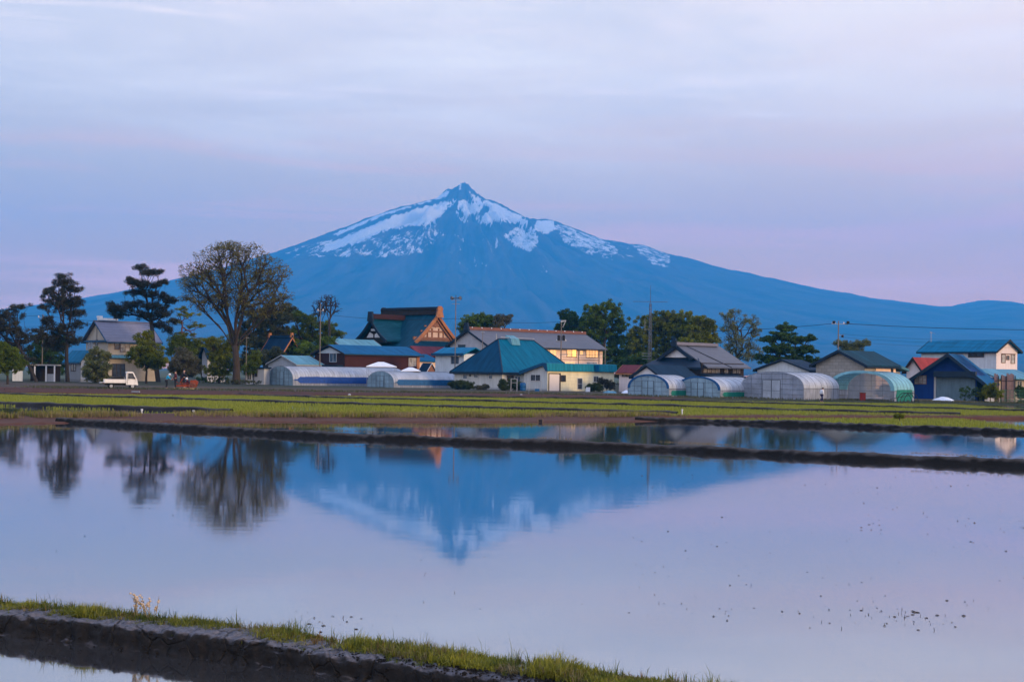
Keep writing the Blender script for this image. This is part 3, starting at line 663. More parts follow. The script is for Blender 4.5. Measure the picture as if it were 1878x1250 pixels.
# ------------------------------------------------------------------ village: materials
BLUE = (.015, .14, .30); TEAL = (.012, .13, .20)
M = dict(
    roof_blue_x=seam_roof('blue_sheet_roof', (.001, .072, .17), 0), roof_blue_y=seam_roof('blue_sheet_roof', (.004, .08, .17), 1),
    roof_teal_x=seam_roof('teal_sheet_roof', (.001, .086, .155), 0, .35), roof_light_x=seam_roof('pale_blue_sheet_roof', (.09, .22, .28), 0), roof_light_y=seam_roof('pale_blue_sheet_roof', (.09, .22, .28), 1),
    roof_cyan_x=seam_roof('cyan_sheet_roof', (.012, .15, .21), 0, .6), roof_sky_y=seam_roof('bright_blue_sheet_roof', (.003, .12, .22), 1),
    roof_grey_x=course_roof('grey_tile_roof', (.085, .088, .105)), roof_slate_x=course_roof('lavender_grey_roof', (.15, .145, .185), .45), roof_navy_x=seam_roof('navy_sheet_roof', (.005, .020, .042), 0),
    roof_navy_y=seam_roof('navy_sheet_roof', (.005, .020, .042), 1), roof_red_x=seam_roof('red_sheet_roof', (.24, .035, .03), 0), roof_maroon_x=seam_roof('maroon_sheet_roof', (.13, .03, .04), 0),
    copper=seam_roof('green_copper_roof', (.003, .036, .060), 1, .55, .5, (.012, .075, .115), .1), navy=plain('navy_paint', (.004, .014, .03), .5), blue=plain('blue_paint', (.004, .05, .11), .5),
    dark=plain('dark_timber', (.02, .014, .012), .7), brown_v=boards('red_brown_boards', (.042, .009, .0065), 'x', .28), brown_d=boards('dark_brown_boards', (.030, .008, .007), 'x', .28),
    beige_v=boards('beige_siding', (.44, .44, .42), 'x', .5, depth=.4, var=.18), cream=boards('cream_siding', (.64, .58, .40), 'h', .45, depth=.3, var=.16), white_v=boards('white_siding', (.50, .53, .55), 'x', .5, depth=.35, var=.18),
    white=plain('white_plaster', (.66, .65, .65), .8, .08), grey_v=boards('grey_siding', (.34, .35, .37), 'x', .45, depth=.25, var=.1), grey=plain('grey_plaster', (.36, .36, .37), .85, .12),
    tan=plain('tan_plaster', (.36, .31, .25), .85, .12), peach=boards('peach_siding', (.74, .51, .38), 'h', .5, depth=.25, var=.14), pink=plain('pale_pink_plaster', (.66, .56, .54), .8, .07), block=blocks('concrete_block', (.30, .28, .25)),
    bluewall=boards('blue_painted_boards', (.003, .03, .16), 'x', .4), glass=glassmat('dark_window_glass', (.03, .035, .045)), glass_b=glassmat('bluish_window_glass', (.06, .08, .11)), curtain=glassmat('curtained_window_glass', (.26, .24, .22)),
    lit=glassmat('lit_window_glass', (.5, .35, .15), (1.0, .55, .10), 1.5), lit2=glassmat('dim_lit_window_glass', (.45, .32, .18), (1.0, .46, .13), .85), frame=plain('white_window_frame', (.45, .45, .45), .5, .05), frame_d=plain('dark_window_frame', (.05, .035, .028), .6),
    frame_b=plain('brown_window_frame', (.13, .075, .055), .6), orange=plain('orange_brown_timber', (.30, .12, .05), .7), orange_d=plain('weathered_timber', (.20, .09, .055), .75), gable=boards('pale_weathered_boards', (.50, .36, .29), 'h', .55, depth=.5, var=.25),
    polecon=plain('weathered_concrete_pole', (.15, .125, .105), .9, .2), concrete=plain('concrete', (.28, .28, .28), .9, .15), steel=plain('galvanised_steel', (.28, .29, .31), .5, .12, metal=.3), tubing=plain('dull_steel_tubing', (.075, .085, .10), .5, .15), rust=plain('rusty_steel', (.16, .07, .045), .8), ridge=plain('red_brown_ridge_tile', (.14, .055, .04), .6), soot=plain('black_wire', (.01, .01, .012), .6),
    film=filmmat('white_polythene', (.52, .55, .60), .86, .32), film_b=filmmat('bluish_polythene', (.36, .50, .58), .72, .3), film_t=filmmat('teal_polythene', (.28, .56, .62), .84, .3), film_g=filmmat('green_polythene', (.02, .22, .17), .92, .4), film_c=filmmat('clear_polythene', (.42, .45, .52), .58, .25),
    tarp=plain('blue_tarpaulin', (.004, .045, .22), .5, .3, 3), tarp2=plain('faded_blue_tarpaulin', (.008, .075, .20), .5, .35, 3), vinyl=plain('white_vinyl_sheet', (.62, .63, .66), .4, .12), black=plain('black_rubber', (.012, .012, .013), .7), carp=plain('white_car_paint', (.66, .63, .60), .3, .04),
    shutter=boards('pale_roller_shutter', (.62, .54, .50), 'h', .12, depth=.35, var=.05), clear=boards('corrugated_clear_sheet', (.10, .16, .20), 'x', .35, .35, var=.3), straw=plain('straw_heap', (.13, .09, .065), .95, .4, 4), earthheap=plain('earth_heap', (.06, .045, .035), .95, .4, 3))

# ------------------------------------------------------------------ house parts
class House:
    """local x runs right-and-back, y runs left-and-back from the nearest corner; face R is y=0, face L is x=0"""
    def __init__(s, name, label, cat, px, py, wL, wR, beta, D=None, group=None, zoff=0.0):
        p = base(px, py, D); s.D = p.y; s.s = F / p.y; s.b = R(beta); s.px = px
        p.z += zoff; s.py = proj(p)[1]; s.p = p
        s.A = wR / (s.s * cos(s.b)); s.B = wL / (s.s * sin(s.b)); s.g = {}
        s.root = thing(name, label, cat, p, s.b, group)
    def z(s, py): return (s.py - py) / s.s
    def uR(s, px): return (px - s.px) / (s.s * cos(s.b))
    def uL(s, px): return (s.px - px) / (s.s * sin(s.b))
    def m(s, d): return d / s.s
    def walls(s, mat, zE, gable=None, rise=0, ridge_at=.5, name='wall', x0=0, x1=None, y0=0, y1=None, mat_gable=None):
        x1 = s.A if x1 is None else x1; y1 = s.B if y1 is None else y1
        b = MB()
        if gable == 'x':
            b.prism([(y0, -.4), (y1, -.4), (y1, zE), (y0 + (y1 - y0) * ridge_at, zE + rise), (y0, zE)], x0, x1, 'x')
        elif gable == 'y':
            b.prism([(x0, -.4), (x1, -.4), (x1, zE), (x0 + (x1 - x0) * ridge_at, zE + rise), (x0, zE)], y0, y1, 'y')
        else: b.box(x0, x1, y0, y1, -.4, zE)
        return b.build(name, mat, s.root)
    def gable_roof(s, axis, zE, rise, mat, fmat, o=.5, og=.4, t=.14, ridge_at=.5, x0=0, x1=None, y0=0, y1=None, name='roof', fascia=.26, ridge=None, ridge_h=.25):
        x1 = s.A if x1 is None else x1; y1 = s.B if y1 is None else y1
        (a0, a1, c0, c1) = (x0, x1, y0, y1) if axis == 'x' else (y0, y1, x0, x1)
        cm = c0 + (c1 - c0) * ridge_at; k0 = rise / (cm - c0); k1 = rise / (c1 - cm); e = .03
        def chev(h0, h1, oo): return [(c0 - oo, zE - k0 * oo + h0), (cm, zE + rise + h0), (c1 + oo, zE - k1 * oo + h0), (c1 + oo, zE - k1 * oo + h1), (cm, zE + rise + h1), (c0 - oo, zE - k0 * oo + h1)]
        b = MB().prism(chev(e, e + t, o), a0 - og, a1 + og, axis); rf = b.build(name, mat, s.root)
        f = MB(); 
        for q0, q1 in ((a0 - og - .07, a0 - og - .002), (a1 + og + .002, a1 + og + .07)): f.prism(chev(e + t + .03 - fascia, e + t + .03, o + .03), q0, q1, axis)
        for cc, k in ((c0 - o, k0), (c1 + o, k1)):
            z_ = zE - k * o + e; lo, hi = (cc - .10, cc - .003) if cc < cm else (cc + .003, cc + .10)
            (f.box(a0 - og, a1 + og, lo, hi, z_ - .14, z_ + .04) if axis == 'x' else f.box(lo, hi, a0 - og, a1 + og, z_ - .14, z_ + .04))
        f.build('fascia', fmat, s.root)
        if ridge:
            r_ = MB(); h0 = zE + rise + e + t - .06
            pr = [(cm - .22, h0), (cm + .22, h0), (cm + .16, h0 + ridge_h), (cm - .16, h0 + ridge_h)]
            r_.prism(pr, a0 - og - .05, a1 + og + .05, axis); r_.build('ridge', ridge, s.root)
        return rf
    def hip_roof(s, zE, rise, inset, mat, mat2, fmat, o=.5, x0=0, x1=None, y0=0, y1=None):
        x1 = s.A if x1 is None else x1; y1 = s.B if y1 is None else y1; ym = (y0 + y1) / 2
        k = rise / ((y1 - y0) / 2); kx = rise / inset; zl = zE - k * o + .05
        ox = o * k / kx
        c = [(x0 - ox, y0 - o, zl), (x1 + ox, y0 - o, zl), (x1 + ox, y1 + o, zl), (x0 - ox, y1 + o, zl)]
        r0 = (x0 + inset, ym, zE + rise + .05); r1 = (x1 - inset, ym, zE + rise + .05)
        up = lambda p, d=.0: (p[0], p[1], p[2] + d)
        b = MB().add([up(q, .14) for q in c] + [up(r0, .14), up(r1, .14)] + c, [(0, 1, 5, 4), (2, 3, 4, 5), (6, 9, 8, 7), (0, 6, 7, 1), (1, 7, 8, 2), (2, 8, 9, 3), (3, 9, 6, 0), (3, 0, 4), (1, 2, 5)])
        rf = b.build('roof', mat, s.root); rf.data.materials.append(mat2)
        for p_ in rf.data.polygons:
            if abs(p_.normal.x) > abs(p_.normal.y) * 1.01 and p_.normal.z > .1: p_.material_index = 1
        f = MB(); i = .003; q = .06
        f.box(x0 - ox - q, x1 + ox + q, y0 - o - q, y0 - o - i, zl - .12, zl + .17); f.box(x0 - ox - q, x1 + ox + q, y1 + o + i, y1 + o + q, zl - .12, zl + .17)
        f.box(x0 - ox - q, x0 - ox - i, y0 - o, y1 + o, zl - .12, zl + .17); f.box(x1 + ox + i, x1 + ox + q, y0 - o, y1 + o, zl - .12, zl + .17)
        for a_, b_ in ((c[0], r0), (c[1], r1), (c[3], r0), (c[2], r1), (r0, r1)): f.tube([up(a_, .16), up(b_, .16)], .09, 5)
        f.build('fascia', fmat, s.root); return rf
    def window(s, face, pa, pb, ya, yb, glass='glass', frame='frame', panes=2, off=0.0, hood=False, rows=1, name='window'):
        """rectangle given by its left, right, top and bottom in the photograph"""
        u0, u1 = (s.uR(pa), s.uR(pb)) if face == 'R' else (s.uL(pb), s.uL(pa))
        return s.window_m(face, u0, u1, s.z(yb), s.z(ya), glass, frame, panes, off, hood, rows, name)
    def window_m(s, face, u0, u1, z0, z1, glass='glass', frame='frame', panes=2, off=0.0, hood=False, rows=1, name='window'):
        fw = .07; d = .07
        def bx(b, a0, a1, c0, c1, n0, n1):
            return b.box(a0, a1, off - n1, off - n0, c0, c1) if face == 'R' else b.box(off - n1, off - n0, a0, a1, c0, c1)
        f = MB(); i = .001
        bx(f, u0 - fw, u1 + fw, z0 - fw, z0, .001, d); bx(f, u0 - fw, u1 + fw, z1, z1 + fw, .001, d)
        bx(f, u0 - fw, u0, z0 + i, z1 - i, .001, d); bx(f, u1, u1 + fw, z0 + i, z1 - i, .001, d)
        for k in range(1, panes):
            c = u0 + (u1 - u0) * k / panes; bx(f, c - .03, c + .03, z0 + i, z1 - i, .012, d - .01)
        for k in range(1, rows):
            c = z0 + (z1 - z0) * k / rows; bx(f, u0 + i, u1 - i, c - .02, c + .02, .012, d - .015)
        if hood: bx(f, u0 - .15, u1 + .15, z1 + fw + i, z1 + fw + .07, .001, .40)
        w_ = f.build(name, M[frame], s.root)
        p = MB(); bx(p, u0 + i, u1 - i, z0 + i, z1 - i, .003, .025); p.build('pane', M[glass], w_); return w_
    def box(s, name, mat, x0, x1, y0, y1, z0, z1): return MB().box(x0, x1, y0, y1, z0, z1).build(name, mat, s.root)

# ------------------------------------------------------------------ houses, left to right
# two-storey house with a lavender-grey roof behind the left truck
h = House('two_storey_house', 'two storey tan house with lavender grey gabled roof and blue bargeboards behind the white truck', 'house', 197, 698, 60, 74, 42)
zE = h.z(622); h.walls(M['tan'], zE, 'x', h.m(33)); h.gable_roof('x', zE, h.m(33), M['roof_slate_x'], M['blue'], o=.65, og=.55, ridge=M['roof_slate_x'], ridge_h=.12)
h.box('gable_band', M['blue'], -.42, -.06, -.5, h.B + .5, zE - .42, zE - .12)
h.box('gable_post', M['frame_d'], -.05, -.005, h.B / 2 - .05, h.B / 2 + .05, zE, zE + h.m(28))
h.window('L', 142, 156, 626, 641, 'glass_b', 'frame', 2); h.window('L', 165, 169, 623, 634, 'glass', 'frame_d', 1)
h.window('R', 207, 214, 629, 640, 'glass', 'frame_b', 1); h.window('R', 215.5, 229, 629, 644, 'curtain', 'frame_b', 2, rows=2)
MB().box(-.02, h.A + .3, -1.3, -.01, h.z(656), h.z(656) + .1).prism([(-1.3, h.z(656) + .11), (-.02, h.z(656) + .11), (-.02, h.z(650))], -.02, h.A + .3, 'x').build('pent_roof', M['roof_light_x'], h.root)
h.window('R', 204, 222, 667, 690, 'glass', 'frame_d', 3)
t_ = MB().box(h.A * .02, h.A * .40, h.B / 2 - .35, h.B / 2 + .35, zE + h.m(33) + .28, zE + h.m(33) + .62); t_.box(h.A * .0, h.A * .1, h.B / 2 - .2, h.B / 2 + .2, zE + h.m(33) + .62, zE + h.m(33) + .95); t_.build('water_tank', M['white'], h.root)
# blue-roofed annex
h = House('annex_shed', 'low grey shed with bright blue roof and one window left of the tan house', 'shed', 148, 700, 44, 24, 42)
zE = h.z(661); h.walls(M['grey_v'], zE, 'y', h.m(17), name='wall'); h.gable_roof('y', zE, h.m(17), M['roof_sky_y'], M['blue'], o=.35, og=.3, fascia=.2)
h.window('L', 121, 134, 668, 680, 'curtain', 'frame_d', 2)
h.box('plinth', M['concrete'], -.05, h.A + .05, -.05, h.B + .05, -.3, .35)
# carport
p = base(62, 699); t = thing('carport', 'open carport with flat pale roof and white side panel beside the far left shed', 'carport', p, R(8)); k = F / p.y
MB().box(-39 / k, 37 / k, 0, 5, 29 / k, 31.5 / k).build('roof', M['concrete'], t)
MB().box(-38 / k, -20 / k, .05, .12, -.2, 28.8 / k).build('side_panel', M['white_v'], t)
for xx in (0, 20, 35):
    MB().box(xx / k, (xx + 2.4) / k, .05, .2, -.2, 28.8 / k).build('post', M['white'], t)
MB().box(-18 / k, 36 / k, 4.8, 4.95, -.2, 28.8 / k).build('back_wall', M['dark'], t)
MB().box(22 / k, 34 / k, .6, 1.2, -.2, 14 / k).build('side_panel', M['grey_v'], t)
# far white house glimpsed behind the garden
h = House('garden_house', 'white house glimpsed between the trees left of the big zelkova', 'house', 380, 690, 12, 26, 50, D=235)
h.walls(M['grey'], h.z(648), 'x', 1.2); h.gable_roof('x', h.z(648), 1.2, M['roof_navy_x'], M['navy']); h.window('R', 384, 390, 655, 668, 'glass', 'frame', 2)
# shrine roof with upturned gable
h = House('shrine_hall', 'small shrine with dark navy roof and orange bargeboards behind the shed', 'shrine', 512, 694, 34, 28, 52, D=255)
zE = h.z(648); h.walls(M['dark'], zE, 'y', h.m(26)); h.gable_roof('y', zE, h.m(29), M['roof_navy_y'], M['orange'], o=.9, og=.9, fascia=.35, ridge=M['roof_navy_y'], ridge_h=.4)
for yy in (-.9, h.B + .6): MB().prism([(h.A / 2 - .35, zE + h.m(29) + .1), (h.A / 2 + .35, zE + h.m(29) + .1), (h.A / 2 + .22, zE + h.m(29) + .95), (h.A / 2 - .22, zE + h.m(29) + .95)], yy, yy + .3, 'y').build('ridge_ornament', M['orange'], h.root)
# pale blue roofed grey store
h = House('grey_store', 'grey store with pale blue metal roof behind the white tunnel greenhouse', 'shed', 543, 700, 60, 40, 50, D=230)
zE = h.z(668); h.walls(M['grey_v'], zE, 'x', h.m(15)); h.gable_roof('x', zE, h.m(15), M['roof_light_x'], M['concrete'], o=.3, og=.3, fascia=.2); h.window('L', 505, 513, 676, 688, 'glass', 'frame', 2)
h = House('lean_to_shed', 'low blue grey lean-to shed with a flat roof right of the zelkova trunk', 'shed', 484, 698, 37, 8, 60, D=208)
h.walls(M['grey_v'], h.z(676)); MB().box(-.2, h.A + .2, -.2, h.B + .3, h.z(676) + .005, h.z(673)).build('roof', M['navy'], h.root); h.window('L', 450, 458, 684, 696, 'glass', 'frame', 2); h.window('L', 466, 470, 680, 690, 'glass', 'frame_d', 1)
# pale hut roof behind the brown barn
h = House('pale_roof_house', 'house with pale blue grey roof rising behind the brown barn', 'house', 628, 704, 44, 66, 50, D=256)
zE = h.z(637); h.walls(M['white_v'], zE, 'x', h.m(15)); h.gable_roof('x', zE, h.m(15), M['roof_light_x'], M['concrete'], o=.4, og=.3, fascia=.2)
# brown barn
h = House('brown_barn', 'long red brown timber barn with blue metal roof behind the tunnel greenhouses', 'barn', 632, 705.5, 63, 128, 46, D=232)
zE = h.z(648); h.walls(M['brown_v'], zE, 'x', h.m(13)); h.gable_roof('x', zE, h.m(15), M['roof_blue_x'], M['dark'], o=.5, og=.55, fascia=.28)
MB().prism([(.6, zE + .05), (h.B - .6, zE + .05), (h.B / 2, zE + h.m(12))], -.04, -.006, 'x').build('gable_panel', M['white_v'], h.root)
h.box('shaded_boards', M['brown_d'], -.05, -.008, -.02, h.B, -.3, zE - .02)  # darker copy of the barn boards paints shade on this end
h.window('L', 601, 615, 648, 663, 'glass_b', 'frame', 2, off=-.05); h.window('R', 741, 753, 654, 668, 'curtain', 'frame', 2, rows=1)
h.box('sunlit_corner', M['orange'], h.A - .62, h.A + .02, -.06, -.005, -.3, zE - .05)  # orange strip paints warm sunlight on the end corner of the wall
h.box('pent_roof', M['navy'], -1.5, -.06, .3, h.B - .4, h.z(672), h.z(669))
MB().box(.3, h.A - .3, -.42, -.30, zE - .28, zE - .12).build('rafter_ends', M['orange_d'], h.root)

# ---------------- temple
h = House('temple_hall', 'temple hall with curved green copper roof and orange timber gable under the mountain', 'temple', 751, 706, 130, 122, 50, D=262)
s_ = h.s; A, B = h.A, h.B; zEv = h.z(650); zM = h.z(623); zR = h.z(571)
xm = A / 2; hw = h.m(46) / cos(h.b)
h.box('wall', M['dark'], .9, A - .9, .9, B - .9, -.3, zEv + .2)
# curved slopes: profile from eave to ridge, concave
def prof(n, x_e, z_e, x_r, z_r, bow): 
    r_ = []
    for i in range(n + 1):
        t = i / n; r_.append((x_e + (x_r - x_e) * t, z_e + (z_r - z_e) * (t - bow * sin(pi * t) * (1 - .2 * t))))
    return r_
yg0 = h.m(16) / sin(h.b); yg1 = B - yg0 * .6
pl = prof(12, -1.3, zEv, xm, zR, .11); pr_ = [(A - x, z) for x, z in pl][::-1]
zlim = zM
up_l = [(x, z) for x, z in pl if z >= zlim - .3]
b = MB(); chain = up_l + [(A - x, z) for x, z in up_l[::-1][1:]]
tk = .32; und = [(x, z - tk) for x, z in chain[::-1]]
b.prism(chain + und, yg0, yg1, 'y')
# lower skirt all round (eaves on four sides)
def ring(z_): 
    t = next((i for i in range(len(pl) - 1) if pl[i + 1][1] >= z_), len(pl) - 2); f_ = (z_ - pl[t][1]) / (pl[t + 1][1] - pl[t][1]); return pl[t][0] + (pl[t + 1][0] - pl[t][0]) * f_
zz = [zEv, zEv + (zlim - zEv) * .33, zEv + (zlim - zEv) * .66, zlim + .02]; xx_ = [ring(z_) for z_ in zz]
yy_ = [-1.3 + (yg0 + .25 + 1.3) * (x + 1.3) / (xx_[-1] + 1.3) for x in xx_]
vs = []; 
for x, y, z in zip(xx_, yy_, zz): vs += [(x, y, z), (A - x, y, z), (A - x, B - y, z), (x, B - y, z)]
fs = [(i * 4 + j, i * 4 + (j + 1) % 4, i * 4 + 4 + (j + 1) % 4, i * 4 + 4 + j) for i in range(3) for j in range(4)]
vs += [(x, y, z - .35) for x, y, z in vs[:4]]; q = len(vs) - 4; fs += [(j, q + j, q + (j + 1) % 4, (j + 1) % 4) for j in range(4)] + [(q + 3, q + 2, q + 1, q)]
b.add(vs, fs)
rf = b.build('roof', M['copper'], h.root)
# purple-brown lower roof seen under the orange gable
MB().box(-.2, A * .62, -3.6, -3.5, h.z(650), h.z(649)).prism([(-3.5, h.z(652)), (-1.0, h.z(634)), (-1.0, h.z(637)), (-3.5, h.z(655))], -1.0, A * .75, 'x').build('pent_roof', M['roof_maroon_x'], h.root)
MB().box(0, A * .7, -3.1, -1.0, -.3, h.z(655)).build('porch_wall', M['dark'], h.root)
# ridge box with end ornaments
rb = MB().box(xm - .55, xm + .55, yg0 - .35, yg1 + .5, zR - .15, zR + h.m(9)).build('ridge', M['dark'], h.root)
MB().box(xm - .8, xm + .8, yg0 - .6, yg1 + .7, zR + h.m(9) + .003, zR + h.m(13)).build('ridge_cap', M['navy'], rb)
for yy in (yg0 - .75, yg1 + .55): MB().prism([(xm - 1.0, zR - .7), (xm + 1.0, zR - .7), (xm + .65, zR + .5), (xm + .8, zR + 1.0), (xm + .3, zR + 1.45), (xm - .3, zR + 1.45), (xm - .8, zR + 1.0), (xm - .65, zR + .5)], yy, yy + .35, 'y').build('ridge_ornament', M['orange'] if yy < 5 else M['dark'], rb)
# gable on the sunny side: boards, bargeboards
tri = [(x, z - .35) for x, z in chain]
MB().prism(tri, yg0 + .55, yg0 + .8, 'y').build('gable_wall', M['gable'], h.root)
bb = MB().prism(chain + [(x + (xm - x) * .02, z - .72) for x, z in chain[::-1]], yg0 - .32, yg0 - .01, 'y'); bb.build('bargeboard', M['orange'], h.root)
bb2 = MB().prism([(x, z - .76) for x, z in chain] + [(x + (xm - x) * .03, z - 1.2) for x, z in chain[::-1]], yg0 + .1, yg0 + .3, 'y'); bb2.build('bargeboard', M['orange_d'], h.root)
g_ = MB(); x_lo = up_l[0][0]
g_.box(x_lo + .2, A - x_lo - .2, yg0 + .30, yg0 + .54, zM + .15, zM + .75); g_.box(x_lo + 2.2, A - x_lo - 2.2, yg0 + .38, yg0 + .54, zM + 1.7, zM + 2.0); g_.box(x_lo + 3.2, A - x_lo - 3.2, yg0 + .38, yg0 + .54, zM + 2.7, zM + 2.95)
for xx in (-2.2, -.9, .9, 2.2): g_.box(xm + xx - .16, xm + xx + .16, yg0 + .40, yg0 + .54, zM + .75, zM + 2.65 - abs(xx) * .2)
g_.prism([(xm - 1.2, zM + 3.3), (xm, zM + 2.6), (xm + 1.2, zM + 3.3), (xm + .5, zM + 3.9), (xm, zR - 1.7), (xm - .5, zM + 3.9)], yg0 + .36, yg0 + .54, 'y')
g_.build('gable_timber', M['orange_d'], h.root)
# dormer gable on the cool side
yd = (753 - 699) / 1; yc_ = B / 2; xf = -.2; dw = h.m(33) / sin(h.b); zb = h.z(623); za = h.z(583)
yc_ = B / 2 + 1.6
cp = []
for i in range(9):
    t = i / 8; cp.append((yc_ - dw + dw * t, zb + (za - zb) * (t - .10 * sin(pi * t))))
chd = cp + [(2 * yc_ - y, z) for y, z in cp[::-1][1:]]
dr = MB().prism(chd + [(y, z - .3) for y, z in chd[::-1]], xf, xm * .93, 'x').build('dormer_roof', M['copper'], h.root)
MB().prism(chd + [(y + (yc_ - y) * .02, z - .55) for y, z in chd[::-1]], xf - .3, xf - .01, 'x').build('bargeboard', M['navy'], dr)
MB().prism([(y, z - .5) for y, z in chd], xf + .9, xf + 1.1, 'x').build('dormer_wall', M['dark'], dr)
wq = MB().prism([(yc_ - 1.9, zb + .5), (yc_ - .25, zb + .5), (yc_ - .25, zb + 1.1), (yc_ - 1.1, zb + 1.5)], xf + .75, xf + .89, 'x').prism([(yc_ + 1.9, zb + .5), (yc_ + .25, zb + .5), (yc_ + .25, zb + 1.1), (yc_ + 1.1, zb + 1.5)], xf + .75, xf + .89, 'x')
wq.box(xf + .75, xf + .89, yc_ - .75, yc_ + .75, zb + 1.75, zb + 2.15); wq.build('dormer_panel', M['white'], dr)
MB().box(xf + .1, xm * .9, yc_ - .45, yc_ + .45, za + .005, za + .95).build('dormer_ridge', M['brown_d'], dr)
MB().prism([(yc_ - .75, za - .5), (yc_ + .75, za - .5), (yc_ + .5, za + 1.35), (yc_ - .5, za + 1.35)], xf - .35, xf + .09, 'x').build('ridge_ornament', M['navy'], dr)

# little outbuildings between the temple and the white house
h = House('store_hut', 'small peach walled hut with blue roof between the brown barn and the white house', 'hut', 766, 700, 6, 34, 60, D=250)
h.walls(M['peach'], h.z(661), None); MB().prism([(-.5, h.z(661)), (h.B + 2, h.z(648)), (h.B + 2, h.z(650)), (-.5, h.z(663))], -.3, h.A + .3, 'x').build('roof', M['roof_blue_x'], h.root)
h = House('dark_roof_hut', 'tiny hut with dark roof and orange lit gable beside the white house', 'hut', 783, 704, 14, 13, 48, D=240)
zE = h.z(679); h.walls(M['orange_d'], zE, 'y', h.m(12)); h.gable_roof('y', zE, h.m(12), M['roof_navy_y'], M['frame'], o=.3, og=.2, fascia=.15)
# long lit house with grey roof
h = House('guest_house', 'long two storey peach house with grey tiled roof and lit yellow windows', 'house', 895, 708, 74, 222, 42, D=252)
zE = h.z(632); h.walls(M['peach'], zE, 'x', h.m(26)); h.gable_roof('x', zE, h.m(27), M['roof_grey_x'], M['navy'], o=.7, og=.6, fascia=.4, ridge=M['ridge'], ridge_h=.55)
h.box('end_wall', M['grey'], -.06, -.01, 0, h.B, -.3, zE - .05); MB().prism([(.1, zE - .04), (h.B - .1, zE - .04), (h.B / 2, zE + h.m(25))], -.05, -.006, 'x').build('gable_panel', M['grey'], h.root)  # grey sheets paint the unlit gable end; peach carries the sunlit wall
for xx in np.linspace(.5, h.A - .5, 13): MB().lathe([(.0, .16), (.10, .12), (.12, 0), (.0, -.02)], (xx, h.B / 2 - .2, zE + h.m(27) + .5), 8).build('ridge_knob', M['white'], h.root)
MB().prism([(h.B / 2 - .8, zE + h.m(26)), (h.B / 2 + .8, zE + h.m(26)), (h.B / 2 + .45, zE + h.m(26) + 1.5), (h.B / 2 - .45, zE + h.m(26) + 1.5)], -.85, -.5, 'x').build('ridge_ornament', M['navy'], h.root)
h.window('R', 1010, 1023, 638, 648, 'lit2', 'frame', 2); 
wn = h.window('R', 1044, 1063, 635, 650, 'lit2', 'frame_b', 2, rows=1)
u0 = h.uR(1055); MB().box(u0, h.uR(1062), -.05, -.03, h.z(649.5), h.z(635.5)).build('lit_pane', M['lit'], wn)
h.window('R', 1070, 1076, 638, 646, 'lit2', 'frame', 1); wn = h.window('R', 1083, 1107, 636, 650, 'lit2', 'frame_b', 4)
MB().box(h.uR(1102), h.uR(1106.5), -.05, -.03, h.z(649.5), h.z(636.5)).build('lit_pane', M['lit2'], wn)
h.window('R', 1040, 1060, 660, 676, 'lit2', 'frame', 2); h.window('L', 838, 851, 632, 640, 'glass', 'frame_d', 2, off=-.06); h.window('R', 1085, 1105, 660, 676, 'curtain', 'frame', 2)
for px_ in (1067, 1109): MB().tube([(h.uR(px_), -.12, -.2), (h.uR(px_), -.12, zE - .3)], .05, 6).build('drainpipe', M['frame_d'], h.root)
MB().tube([(h.uR(1028), -.1, h.z(655.5)), (h.uR(1108), -.1, h.z(655.5))], .04, 5).build('drainpipe', M['frame_d'], h.root)
# white two-storey with bright blue roof
h = House('white_annex', 'small white two storey annex with bright blue roof beside the hip roofed house', 'house', 850, 706, 55, 30, 48, D=226)
zE = h.z(649); h.walls(M['white_v'], zE); MB().prism([(-.5, zE), (h.A * .6, zE + h.m(13)), (h.A + .4, zE + h.m(4)), (h.A + .4, zE + h.m(2)), (h.A * .6, zE + h.m(11)), (-.5, zE - .2)], -.4, h.B + .4, 'y').build('roof', M['roof_sky_y'], h.root)
h.box('fascia', M['blue'], -.6, -.51, -.42, h.B + .42, zE - .25, zE + .12)
h.window('L', 826, 841, 654, 667, 'glass_b', 'frame', 2, hood=True); h.box('pent_roof', M['navy'], -.9, -.01, .2, h.B - .3, h.z(686), h.z(683)); h.window('L', 805, 815, 688, 699, 'glass', 'frame', 2)
# hip-roofed main house
h = House('hip_roof_house', 'beige farmhouse with steep hipped teal roof in the middle of the village', 'house', 920.5, 714.5, 90, 140, 55)
zE = h.z(679); h.walls(M['beige_v'], zE); h.hip_roof(zE, h.m(57), h.m(36) / cos(h.b), M['roof_teal_x'], seam_roof('shaded_hip_sheet', (.002, .035, .075), 1, .35), M['navy'], o=.45)  # hip ends coloured navy as painted shade on the teal roof
for a_ in ((847.5, 855, 687, 695), (868.5, 875.5, 685, 692.5), (896.5, 903, 686.5, 694)): h.window('L', *a_, 'glass_b', 'frame', 1)
h.window('L', 860, 861.5, 688, 690, 'glass', 'frame_d', 1, name='vent'); h.window('R', 930, 941, 689, 697, 'glass', 'frame_b', 2); h.window('R', 944, 953, 690, 711, 'glass_b', 'frame', 2, name='door')
h.box('plinth', M['concrete'], -.04, h.A, -.04, h.B + .04, -.3, .25)
zr = zE + h.m(57); xa = h.m(36) / cos(h.b)
tk = MB().prism([(h.B / 2 - .9, zr - .6), (h.B / 2 + .4, zr + .15), (h.B / 2 + .3, zr + .8), (h.B / 2 - .7, zr + .3)], xa + 2.2, xa + 4.3, 'x').build('solar_water_heater', M['roof_light_x'], h.root)
MB().tube([(xa - .4, h.B / 2, zr + .1), (xa - .5, h.B / 2, zr + .9)], .05, 5).tube([(xa + .2, h.B / 2 - .3, zr + .45), (h.A - xa - .2, h.B / 2 - .3, zr + .45)], .06, 5).tube([(h.A * .4, h.B / 2, zr), (h.A * .4, h.B / 2 - .3, zr + .45)], .04, 5).build('snow_rail', M['steel'], h.root)
